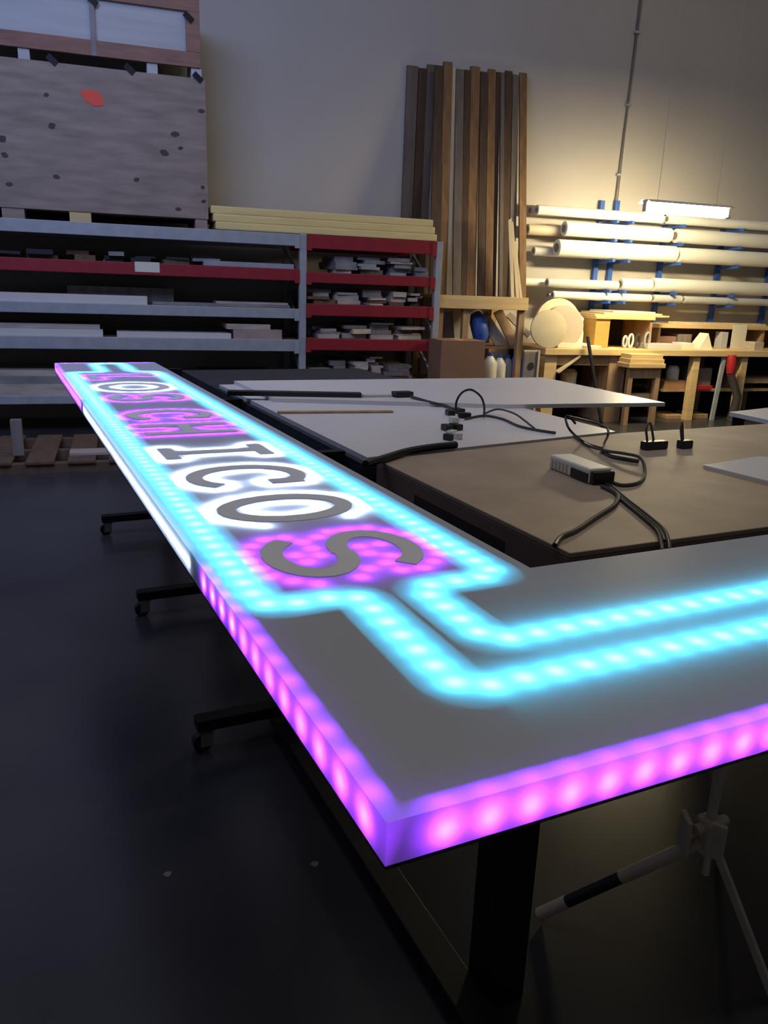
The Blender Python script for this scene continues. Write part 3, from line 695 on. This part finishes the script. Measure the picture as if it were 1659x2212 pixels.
# short pale strips in front
for (pt, pb, py, wpx, lab) in ((1102, 1108, 470, 8, 'short cream strip with pointed top before the tall boards'), (1106, 1119, 478, 7, 'short pale strip leaning right before the tall boards'), (1112, 1126, 520, 6, 'shortest pale strip at the foot of the tall boards')):
    yb = SY+0.07; yt = SY+0.13
    a_, b_ = at_y(pt, py, yt), at_y(pb, 640, yb); h = wpx*0.0024
    mb = MB(); mb.add([(b_.x-h, yb, SZ1), (b_.x+h, yb, SZ1), (b_.x+h, yb+0.02, SZ1), (b_.x-h, yb+0.02, SZ1), (a_.x-h, yt, a_.z-0.03), (a_.x+h, yt, a_.z), (a_.x+h, yt+0.02, a_.z), (a_.x-h, yt+0.02, a_.z-0.03)],
                      [(0, 3, 2, 1), (4, 5, 6, 7), (0, 1, 5, 4), (1, 2, 6, 5), (2, 3, 7, 6), (3, 0, 4, 7)])
    single('wood_strip', lab, 'strip', mb, M_CREAMWOOD, group='short pale strips')
# things on and in the timber shelf
def bottle(label, px, py_base, Y, r, h, m, cat='jug', z=None):
    p = at_y(px, py_base, Y); zb = p.z if z is None else z
    t = Thing('jug', label, cat, (p.x, Y, zb))
    t.part('body', MB().tube([(p.x, Y, zb), (p.x, Y, zb+h*0.62), (p.x, Y, zb+h*0.8), (p.x, Y, zb+h*0.88)], [r, r, r*0.55, r*0.32], 16), m, smooth=True)
    t.part('cap', MB().cyl((p.x, Y, zb+h*0.88), (p.x, Y, zb+h), r*0.36, 12), M_BLUE if m is not M_BLUE else M_BLACK, smooth=True)
    return t
def board_px(name, label, cat, top, bot, wid, thk, Y, m, zb, group=None, dy=0.12):
    a_, b_ = at_y(*bot, Y), at_y(*top, Y); a_.z = zb+wid*0.25
    b_.y += dy
    return single(name, label, cat, MB().bar(a_, b_, wid, thk, up=(0, -1, 0)), m, group=group, bevel=0.002)
YI = SY+0.16
board_px('plank', 'brown plank leaning right inside the timber shelf', 'plank', (1085, 672), (1112, 735), 0.11, 0.025, YI, M_TAN, 0.845)
board_px('plank', 'grey plank leaning inside the timber shelf left of the brown one', 'plank', (1052, 680), (1080, 745), 0.13, 0.025, YI+0.02, M_GREYWOOD, 0.845)
board_px('plank', 'pale bundle of slats leaning at the top right of the timber shelf', 'plank', (1108, 680), (1145, 712), 0.07, 0.03, YI-0.03, M_WHWOOD, 0.95)
board_px('plank', 'dark plank standing at the left inside the timber shelf', 'plank', (972, 676), (976, 735), 0.16, 0.025, YI+0.1, M_GREYWOOD, 0.475)
q = at_y(1040, 700, YI)
single('blue_drum', 'blue plastic bundle on the middle deck of the timber shelf', 'bundle', MB().tube([(q.x, YI+0.02, 0.845), (q.x+0.01, YI+0.02, 0.95), (q.x-0.02, YI+0.05, 1.12), (q.x-0.05, YI+0.08, 1.2)], [0.05, 0.09, 0.10, 0.05], 12), M_BLUE, smooth=True)
bottle('white plastic jug with blue cap beside the cardboard panel', 1057, 800, YI-0.02, 0.085, 0.30, M_PLAST, z=0.475)
bottle('pale plastic jug second from the cardboard panel', 1078, 800, YI-0.02, 0.075, 0.28, M_PLAST, z=0.475)
bottle('grey plastic jug next to the blue bottle', 1095, 800, YI+0.02, 0.07, 0.27, mat('grey_jug', (0.33, 0.30, 0.27), 0.5), z=0.475)
bottle('dark blue bottle on the lower deck of the timber shelf', 1115, 800, YI-0.03, 0.07, 0.34, M_BLUE, 'bottle', z=0.475)
p0, p1 = at_y(932, 815, 7.85), at_y(1029, 733, 7.85)
cb = Thing('cardboard_box', 'plain brown cardboard box in front of the timber shelf', 'box', ((p0.x+p1.x)/2, 7.9, 0))
cb.part('body', MB().box(p0.x, p1.x, 7.62, 7.97, 0, p1.z), M_CARD, bevel=0.004)
cb.part('tape', MB().box((p0.x+p1.x)/2-0.03, (p0.x+p1.x)/2+0.03, 7.64, 7.95, p1.z, p1.z+0.001), M_PINE)
p0, p1 = at_y(1130, 815, 7.9), at_y(1168, 757, 7.9)
pn = Thing('leaning_frame', 'dark framed panel with pale rounded edge leaning left of the bench', 'panel', ((p0.x+p1.x)/2, 7.95, 0))
pn.part('panel', MB().box(p0.x, p1.x-0.02, 7.92, 7.95, 0.0, p1.z-0.02), M_GREYWOOD, bevel=0.01)
pn.part('frame', MB().bar((p1.x-0.01, 7.93, 0), (p1.x-0.01, 7.93, p1.z-0.0), 0.02, 0.05).bar((p0.x, 7.93, p1.z-0.01), (p1.x-0.02, 7.93, p1.z-0.01), 0.02, 0.02), M_CREAMWOOD)
pn.part('hole_shade', MB().cyl(((p0.x+p1.x)/2, 7.915, 0.66), ((p0.x+p1.x)/2, 7.925, 0.66), 0.04, 12), M_DARKIN)  # dark disc on the panel face, its colour standing for a hole's shade

# ------------------------------------------------------------------ workbench along the wall
BX0 = at_y(1178, 760, RY).x; BX1 = 9.2
BZ1 = 0.845; BZ0 = 0.775
bench = Thing('workbench', 'long pine workbench against the wall under the roll rack', 'workbench', (6.5, 8.4, 0))
bench.part('worktop', MB().box(BX0, BX1, RY, WALLY-0.02, BZ0, BZ1), M_PINE, bevel=0.004)
for px in (1490, 1592, 1700):
    x = at_y(px, 850, RY+0.08).x
    bench.part('leg', MB().box(x-0.045, x+0.045, RY+0.03, RY+0.12, 0, BZ0), M_PINE, bevel=0.003)
    bench.part('leg', MB().box(x-0.045, x+0.045, WALLY-0.15, WALLY-0.06, 0, BZ0), M_PINE)
xg = at_y(1550, 850, RY+0.02).x
bench.part('leg', MB().bar((xg-0.02, RY+0.035, 0), (xg+0.03, RY+0.035, BZ0), 0.05, 0.03, up=(0, 1, 0)), M_GSTEEL, label='grey metal leg')
bench.part('lower_shelf', MB().box(at_y(1440, 900, RY).x, BX1, RY+0.13, WALLY-0.16, 0.34, 0.37), M_TAN)
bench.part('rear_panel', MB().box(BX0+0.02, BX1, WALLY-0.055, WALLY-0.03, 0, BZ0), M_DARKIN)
# cabinet below the left end
cx0, cx1 = BX0+0.03, at_y(1345, 850, RY+0.03).x
cab = Thing('under_bench_cabinet', 'open pine cabinet under the left end of the bench', 'cabinet', ((cx0+cx1)/2, 8.35, 0))
cab.part('side', MB().box(cx0, cx0+0.15, RY+0.04, RY+0.7, 0, BZ0-0.002), M_PINE, label='orange pine side')
cab.part('side', MB().box(cx1-0.22, cx1, RY+0.04, RY+0.7, 0, BZ0-0.002), M_TAN)
cab.part('top_rail', MB().box(cx0+0.151, cx1-0.221, RY+0.05, RY+0.08, 0.66, BZ0-0.002), M_TAN)
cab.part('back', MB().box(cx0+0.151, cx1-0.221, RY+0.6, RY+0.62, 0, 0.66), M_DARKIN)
cab.part('shelf', MB().box(cx0+0.151, cx1-0.221, RY+0.1, RY+0.59, 0.36, 0.38), M_TAN)
cab.part('brace', MB().bar((cx0+0.16, RY+0.095, 0.58), (cx0+0.42, RY+0.095, BZ0-0.01), 0.02, 0.2, up=(1, 0, 1)), M_CREAMWOOD)
q = at_y(1233, 815, RY+0.2)
single('paint_pot', 'small round tan pot inside the open bench cabinet', 'pot', MB().tube([(q.x, RY+0.25, 0.38), (q.x, RY+0.25, 0.56), (q.x, RY+0.25, 0.60)], [0.09, 0.095, 0.06], 16), M_CREAMWOOD, smooth=True)
# drawer unit that juts out
dx0, dx1 = at_y(1357, 780, RY-0.22).x, at_y(1436, 780, RY-0.22).x
du = Thing('drawer_stand', 'pine stand with stacked boards jutting out before the bench', 'stand', ((dx0+dx1)/2, RY-0.15, 0))
for k in range(3):
    za = 0.66+0.05*k
    du.part('board', MB().box(dx0+0.02*k, dx1-0.01*k, RY-0.25+0.02*k, RY-0.01, za, za+0.049), M_PINE, bevel=0.003)
for x in (dx0+0.03, dx1-0.09):
    du.part('leg', MB().box(x, x+0.06, RY-0.22, RY-0.16, 0, 0.66), M_TAN, bevel=0.003)
du.part('apron', MB().box(dx0+0.09, dx1-0.09, RY-0.21, RY-0.18, 0.54, 0.66), M_TAN)
du.part('shelf', MB().box(dx0+0.03, dx1-0.03, RY-0.15, RY-0.02, 0.30, 0.35), M_PINE)
# boxes under the bench
def boxat(name, label, cat, px0, px1, pyt, Y, zb, dep, m, bevel=0.004):
    a_, b_ = at_y(px0, pyt, Y), at_y(px1, pyt, Y)
    return single(name, label, cat, MB().box(a_.x, b_.x, Y, Y+dep, zb, max(a_.z, zb+0.05)), m, bevel=bevel)
boxat('carton', 'brown carton below the bench right of the drawer stand', 'box', 1437, 1482, 822, RY+0.14, 0.37, 0.35, M_CARD)
boxat('carton', 'dark tan carton low under the bench beside the orange leg', 'box', 1440, 1478, 905, RY+0.14, 0.0, 0.35, M_TAN)
boxat('carton', 'brown carton on the floor between the bench legs', 'box', 1498, 1530, 895, RY+0.14, 0.0, 0.35, M_TAN)
boxat('tool_case', 'grey tool case hanging under the bench top', 'case', 1500, 1540, 795, RY+0.14, 0.37, 0.3, mat('dim_grey', (0.16, 0.15, 0.13), 0.6))
boxat('red_tray', 'flat red tray on the shelf under the bench', 'tray', 1496, 1535, 862, RY+0.06, 0.37, 0.06, M_REDC)
q = at_y(1455, 790, RY+0.24); ctop = at_y(1437, 822, RY+0.14).z
single('canister', 'pale metal canister standing on the brown carton under the bench', 'canister', MB().tube([(q.x, RY+0.24, ctop), (q.x, RY+0.24, ctop+0.13), (q.x, RY+0.24, ctop+0.17)], [0.075, 0.075, 0.05], 16), M_PLAST, smooth=True)
p_ = at_y(1577, 770, RY-0.03); q_ = at_y(1572, 930, RY-0.03)
hs = Thing('vacuum_hose', 'red topped dark hose hanging before the bench', 'hose', (q_.x, RY-0.05, 0))
hs.part('red_sleeve', MB().tube([(p_.x, RY-0.06, 0.80), (p_.x+0.005, RY-0.07, 0.68), (p_.x+0.01, RY-0.07, 0.58)], [0.05, 0.06, 0.045], 14), M_REDC, smooth=True)
hs.part('tube', MB().tube([(p_.x+0.01, RY-0.07, 0.58), (q_.x+0.03, RY-0.07, 0.3), (q_.x, RY-0.06, 0.0)], [0.045, 0.05, 0.06], 14), mat('dim_brown', (0.06, 0.05, 0.045), 0.6), smooth=True)
sh = Thing('tool_shelf', 'black shelf unit with wooden edges at the right under the bench', 'shelf', (7.5, 8.4, 0))
xs0 = at_y(1608, 850, RY+0.1).x
sh.part('back', MB().box(xs0, 9.1, RY+0.55, RY+0.57, 0.371, BZ0-0.002), M_BSTEEL)
sh.part('shelf', MB().box(xs0, 9.1, RY+0.13, RY+0.549, 0.44, 0.50), M_TAN)
sh.part('side', MB().box(xs0-0.03, xs0, RY+0.13, RY+0.57, 0.371, BZ0-0.002), M_TAN)
# straps / pole in front of the bench
p_, q_ = at_y(1273, 728, RY-0.06), at_y(1300, 850, RY-0.30)
single('black_pole', 'slim black pole leaning against the bench edge', 'pole', MB().tube([(q_.x+0.03, RY-0.34, 0), (p_.x, RY-0.022, p_.z)], 0.02, 10), M_BLACK, smooth=True)

# things on the bench
SHZ = at_y(1600, 712, RY+0.45).z
shelf2 = Thing('bench_shelf', 'long pine shelf raised above the back of the bench', 'shelf', (6.8, RY+0.6, BZ1))
sx0 = at_y(1405, 700, RY+0.45).x
shelf2.part('board', MB().box(sx0, BX1-0.1, RY+0.42, WALLY-0.02, SHZ, SHZ+0.045), M_PINE, bevel=0.004)
for px in (1415, 1640, 1800):
    x = at_y(px, 730, RY+0.5).x
    shelf2.part('support', MB().box(x, x+0.04, RY+0.46, WALLY-0.03, BZ1, SHZ), M_TAN)
shelf2.part('rear_panel', MB().box(sx0, BX1-0.1, WALLY-0.018, WALLY-0.001, BZ1, SHZ), M_DKWOOD)
a_, b_ = at_y(1462, 700, RY+0.45), at_y(1655, 700, RY+0.45)
single('long_plank', 'pale planed plank lying along the raised bench shelf', 'plank', MB().box(a_.x, b_.x, RY+0.45, RY+0.62, SHZ+0.045, SHZ+0.075), M_CREAMWOOD, bevel=0.003)
# pine box shelf
bx_0, bx_1 = at_y(1283, 720, RY+0.2).x, at_y(1405, 720, RY+0.2).x; bzt = at_y(1330, 684, RY+0.2).z
pb_ = Thing('pine_cubby', 'open pine cubby box with cables inside on the bench', 'box', ((bx_0+bx_1)/2, RY+0.5, BZ1))
pb_.part('side', MB().box(bx_0, bx_0+0.19, RY+0.18, RY+0.75, BZ1, bzt-0.031), mat('golden_pine', (0.62, 0.38, 0.10), 0.6, 0.1, 4, (1, 1, 3)), bevel=0.004)
pb_.part('side', MB().box(bx_1-0.03, bx_1, RY+0.18, RY+0.75, BZ1, bzt-0.031), M_TAN)
pb_.part('top', MB().box(bx_0-0.02, bx_1+0.02, RY+0.16, RY+0.75, bzt-0.03, bzt+0.005), M_PINE, bevel=0.004)
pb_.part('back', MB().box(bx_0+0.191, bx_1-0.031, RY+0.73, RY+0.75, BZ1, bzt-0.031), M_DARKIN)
for k in range(4):
    q = at_y((1352, 1362, 1376, 1395)[k], (720, 722, 715, 705)[k], RY+0.24)
    r_ = (0.05, 0.06, 0.06, 0.07)[k]
    ring = [(q.x+0.5*r_*math.cos(t), RY+0.24-0.02*k, BZ1+0.012+r_*1.25*(1+math.sin(t))) for t in np.arange(0, 6.6, 0.45)]
    single('cable_coil', ['small grey cable coil hanging in the pine cubby', 'pale cable coil second in the pine cubby', 'dark cable coil third in the pine cubby', 'large grey cable coil at the right of the pine cubby'][k], 'coil', MB().tube(ring, 0.014, 8), (M_ROLLG, M_ROLL, M_CABLE, M_GSTEEL)[k], smooth=True)
a_, b_ = at_y(1280, 690, RY+0.3), at_y(1330, 678, RY+0.3)
for k in range(3):
    single('thin_panel', ['lowest thin panel on top of the pine cubby', 'middle thin panel on top of the pine cubby', 'topmost thin panel on the pine cubby'][k], 'panel', MB().box(bx_0+0.12*k, bx_1+0.25-0.1*k, RY+0.22, RY+0.72, bzt+0.005+0.02*k, bzt+0.024+0.02*k), (M_PINE, M_CREAMWOOD, M_WHITE)[k])
# small things on the bench top
def bl(name, label, cat, px0, px1, h, m, Y=RY+0.12, dep=0.2, rot=0):
    a_, b_ = at_y(px0, 748, Y), at_y(px1, 748, Y)
    return single(name, label, cat, MB().obox(((a_.x+b_.x)/2, Y+dep/2, BZ1+h/2), (b_.x-a_.x, dep, h), Matrix.Rotation(rot, 3, 'Z')), m, bevel=0.004)
bl('paper_stack', 'stack of pale sheets at the left of the bench top', 'paper', 1205, 1268, 0.055, M_PAPER, dep=0.3)
bl('paper_stack', 'low stack of cream paper before the pine cubby', 'paper', 1268, 1300, 0.035, M_PAPER, Y=RY+0.02, dep=0.14)
bl('tray', 'long white tray of small parts on the bench', 'tray', 1400, 1470, 0.06, M_ROLLG, dep=0.22)
bl('white_box', 'small white box on the bench right of the long tray', 'box', 1474, 1500, 0.075, M_PAPER)
bl('pink_box', 'reddish brown box under the raised bench shelf', 'box', 1418, 1458, 0.13, M_BATTEN, Y=RY+0.48)
bl('tan_box', 'rounded tan box under the raised bench shelf', 'box', 1462, 1492, 0.16, M_GREYWOOD, Y=RY+0.48)
bl('white_tub', 'white tub under the bench shelf left of the yellow paper', 'tub', 1556, 1570, 0.2, M_ROLLG, Y=RY+0.42, dep=0.12)
a_ = at_y(1522, 748, RY+0.2)
single('house_block', 'white folded card standing like a small roof on the bench', 'card', MB().add([(a_.x-0.08, RY+0.2, BZ1), (a_.x+0.12, RY+0.2, BZ1), (a_.x+0.05, RY+0.22, BZ1+0.19), (a_.x-0.08, RY+0.4, BZ1), (a_.x+0.12, RY+0.4, BZ1), (a_.x+0.05, RY+0.38, BZ1+0.19)], [(0, 1, 2), (3, 5, 4), (0, 2, 5, 3), (1, 4, 5, 2), (0, 3, 4, 1)]), M_PAPER)
p0, p1 = at_y(1580, 750, RY+0.38), at_y(1618, 702, RY+0.38)
single('yellow_paper', 'upright cream paper sheet leaning on the raised bench shelf', 'paper', MB().box(p0.x, p1.x, RY+0.40, RY+0.408, BZ1, p1.z), M_PAPER)
bl('hand_tool', 'pale bundle of rods right of the cream paper sheet', 'tool', 1630, 1650, 0.1, M_WHWOOD)
# discs at the left end of the bench
def disc(label, pxc, pyc, rpx, Y, th, m, tilt=0.0, zb=None):
    q = at_y(pxc, pyc, Y); r = rpx*Y/FPX*1.06; z = BZ1+r*math.cos(tilt) if zb is None else zb
    d = Vector((math.sin(0.15), math.cos(0.15)*math.cos(tilt), -math.sin(tilt)))
    c_ = Vector((q.x, Y, z+0.004))
    return single('round_disc', label, 'disc', MB().tube([c_-d*th*0.5, c_-d*th*0.44, c_+d*th*0.44, c_+d*th*0.5], [r*0.97, r, r, r*0.97], 36), m, smooth=True)
disc('flat cream disc standing at the left end of the bench', 1185, 712, 42, RY+0.05, 0.03, M_DISC, 0.10)
disc('thick cream foam wheel behind the flat disc', 1215, 700, 46, RY+0.22, 0.12, M_ROLLB, 0.12)
disc('large pale rim leaning behind the foam wheel', 1205, 690, 52, RY+0.42, 0.05, M_DISC, 0.15)
q = at_y(1250, 720, RY+0.3)
single('figurine', 'small white rounded bottle beside the pale discs', 'bottle', MB().tube([(q.x, RY+0.3, BZ1), (q.x, RY+0.3, BZ1+0.16), (q.x, RY+0.3, BZ1+0.22), (q.x, RY+0.3, BZ1+0.25), (q.x, RY+0.3, BZ1+0.32), (q.x, RY+0.3, BZ1+0.35)], [0.055, 0.055, 0.04, 0.03, 0.045, 0.02], 14), M_ROLL, smooth=True)

# ------------------------------------------------------------------ roll rack on the wall
RRY = WALLY-0.07
rr = Thing('roll_rack', 'blue steel wall rack with arms carrying long white rolls', 'rack', (6.5, RRY, BZ1))
rowz = [at_y(1400, py, WALLY-0.2).z for py in (484, 524, 566, 630, 653)]
upx = (1290, 1322, 1430, 1556, 1668, 1790)
for px in upx:
    x = at_y(px, 560, RRY).x
    ztop = at_y(px, 432 if px < 1400 else 462, RRY).z
    up_ = rr.part('upright', MB().box(x-0.03, x+0.03, RRY, WALLY-0.021, BZ1 if px < 1400 else SHZ+0.046, ztop), M_BLUE, bevel=0.003)
    for z in rowz:
        rr.part('arm', MB().bar((x, RRY, z-0.03), (x, RRY-0.36, z-0.012), 0.035, 0.03), M_BLUE, parent=up_)
# rolls: row, px left, px right, radius, material, y offset, stacked z
def roll(label, row, px0, px1, r, m, yo, dz=0.0, group=None, hollow=True):
    Y = RRY-yo; zc = rowz[row]+0.004+r+dz
    a_, b_ = at_y(px0, 560, Y).x, at_y(px1, 560, Y).x
    t = Thing('material_roll', label, 'roll', ((a_+b_)/2, Y, zc-r), group=group)
    t.part('sheet_roll', MB().tube([(a_, Y, zc), (a_+0.006, Y, zc), (b_-0.006, Y, zc), (b_, Y, zc)], [r-0.006, r, r, r-0.006], 22), m, smooth=True)
    for x, s_ in ((a_, -1), (b_, 1)):
        t.part('core', MB().cyl((x-0.004 if s_ < 0 else x+0.001, Y, zc), (x-0.001 if s_ < 0 else x+0.004, Y, zc), r*0.55, 14), M_CORE)
    return t
ROWN = ['top row', 'second row', 'third row', 'fourth row', 'lowest row']
data = [
 (0, 1136, 1330, .055, M_ROLLB, .10), (0, 1336, 1480, .052, M_ROLLG, .10), (0, 1486, 1740, .050, M_ROLLB, .10), (0, 1150, 1420, .055, M_ROLL, .22), (0, 1430, 1735, .055, M_ROLL, .23),
 (1, 1133, 1340, .060, M_ROLLB, .09), (1, 1212, 1440, .083, M_ROLL, .24), (1, 1452, 1735, .083, M_ROLL, .24),
 (2, 1150, 1340, .050, M_ROLLG, .09), (2, 1200, 1455, .095, M_ROLL, .24), (2, 1462, 1740, .090, M_ROLL, .24),
 (3, 1128, 1345, .050, M_ROLL, .09), (3, 1352, 1480, .062, M_ROLL, .10), (3, 1185, 1340, .052, M_ROLLG, .23), (3, 1346, 1412, .070, M_ROLL, .24), (3, 1416, 1735, .080, M_ROLL, .24),
 (4, 1190, 1350, .040, M_ROLLG, .10), (4, 1354, 1480, .04, M_ROLLB, .10), (4, 1200, 1415, .045, M_ROLL, .23), (4, 1420, 1482, .046, M_ROLLG, .23), (4, 1488, 1735, .044, M_ROLLG, .23)]
cnt = {}
for d_ in data: cnt.setdefault(d_[0], []).append(d_)
MN = {'white_roll': 'white', 'grey_roll': 'grey', 'beige_roll': 'beige'}
for row, lst in cnt.items():
    for back in (True, False):
        sub = sorted([d_ for d_ in lst if (d_[5] < 0.15) == back], key=lambda d_: d_[1])
        ORD = {1: ['only'], 2: ['left', 'right'], 3: ['left', 'middle', 'right'], 4: ['first', 'second', 'third', 'fourth']}[len(sub)]
        for o_, d_ in zip(ORD, sub):
            wh = 'near the wall' if back else 'in front'
            roll(f'{MN[d_[4].name]} roll on the {ROWN[row]} of the blue rack, {o_} one {wh}', row, d_[1], d_[2], d_[3], d_[4], d_[5]+0.02, group='rolls on the blue wall rack')

# lamp
LY = 7.35
a_, b_ = at_y(1392, 443, LY), at_y(1571, 458, LY)
zc = (a_.z+b_.z)/2
lp = Thing('tube_lamp', 'bright white fluorescent tube lamp hanging before the roll rack', 'lamp', ((a_.x+b_.x)/2, LY, zc-0.05))
lp.part('tube', MB().tube([(a_.x+0.03, LY, zc-0.02), (b_.x-0.03, LY, zc-0.02)], 0.05, 16), emit('lamp_tube', (1.0, 0.82, 0.46), 215.0, False), smooth=True, label='glowing tube')
hs_ = lp.part('housing', MB().box(a_.x, b_.x, LY-0.045, LY+0.045, zc+0.032, zc+0.053), M_ROLL, bevel=0.006)
lp.part('reflector_hood', MB().add([(x, LY+dy, z) for x in (a_.x, b_.x) for dy, z in ((-0.11, zc+0.026), (-0.05, zc+0.056), (0.05, zc+0.056), (0.11, zc+0.026))], [(0, 1, 5, 4), (1, 2, 6, 5), (2, 3, 7, 6)]), M_ROLL)
for x in (a_.x, b_.x-0.028):
    lp.part('end_cap', MB().box(x, x+0.028, LY-0.03, LY+0.03, zc-0.06, zc+0.032), M_ROLL, bevel=0.004)
for x in (a_.x+0.15, b_.x-0.15):
    lp.part('hanging_wire', MB().tube([(x, LY, zc+0.058), (x, LY, 6.8)], 0.002, 6), M_GSTEEL)
# conduit on the wall
p_, q_ = at_y(1385, 0, WALLY-0.02), at_y(1329, 440, WALLY-0.02)
d_ = (p_-q_); p2 = p_+d_*0.6
cdt = Thing('wall_conduit', 'thin grey conduit running up the wall above the roll rack', 'conduit', (q_.x, WALLY-0.02, q_.z))
cdt.part('pipe', MB().tube([q_, p2], 0.012, 10), mat('conduit_grey', (0.16, 0.15, 0.14), 0.6), smooth=True)
for t_ in (0.15, 0.5, 0.85):
    c_ = q_.lerp(p_, t_); cdt.part('clip', MB().box(c_.x-0.035, c_.x+0.035, WALLY-0.035, WALLY-0.001, c_.z-0.012, c_.z+0.012), M_GSTEEL)

# ------------------------------------------------------------------ low planks and skid on the floor at left
sk = Thing('floor_pallet', 'low wooden pallet lying on the floor before the rack', 'pallet', (-0.2, 6.9, 0))
for k in range(3):
    y = 6.35+0.5*k
    sk.part('bearer', MB().box(-1.9, 0.75, y, y+0.09, 0, 0.07), M_DKWOOD)
for k in range(9):
    x = -1.88+0.295*k
    sk.part('deck_board', MB().box(x, x+0.20, 6.33, 7.46, 0.07, 0.09), M_DKWOOD, bevel=0.002)
p_ = at_z(40, 985, 0.09)
single('short_post', 'short pale post standing on the floor pallet', 'post', MB().box(p_.x-0.04, p_.x+0.04, p_.y, p_.y+0.06, 0.09, 0.37), M_GREYWOOD, bevel=0.004)
p_ = at_z(150, 985, 0.09)
single('loose_board', 'loose pinkish board lying on the floor pallet', 'board', MB().box(p_.x, p_.x+0.6, p_.y, p_.y+0.16, 0.09, 0.115), M_WHWOOD, bevel=0.003)
# second worktable with a white sheet at the far right
wt = Thing('side_table', 'white topped side table at the right behind the brown worktable', 'table', (4.0, 2.9, 0), True)
P4 = [uv(1576, 892, 0.9), uv(1700, 918, 0.9), uv(1900, 905, 0.9), uv(1700, 878, 0.9)]
wt.part('top', MB().prism([(p.x, p.y) for p in P4], 0.885, 0.905), M_WHITE)
cxm = sum(p.x for p in P4)/4; cym = sum(p.y for p in P4)/4
for p in P4:
    x, y = p.x+(cxm-p.x)*0.15, p.y+(cym-p.y)*0.15
    wt.part('leg', MB().box(x-0.02, x+0.02, y-0.02, y+0.02, 0, 0.885), M_BSTEEL)
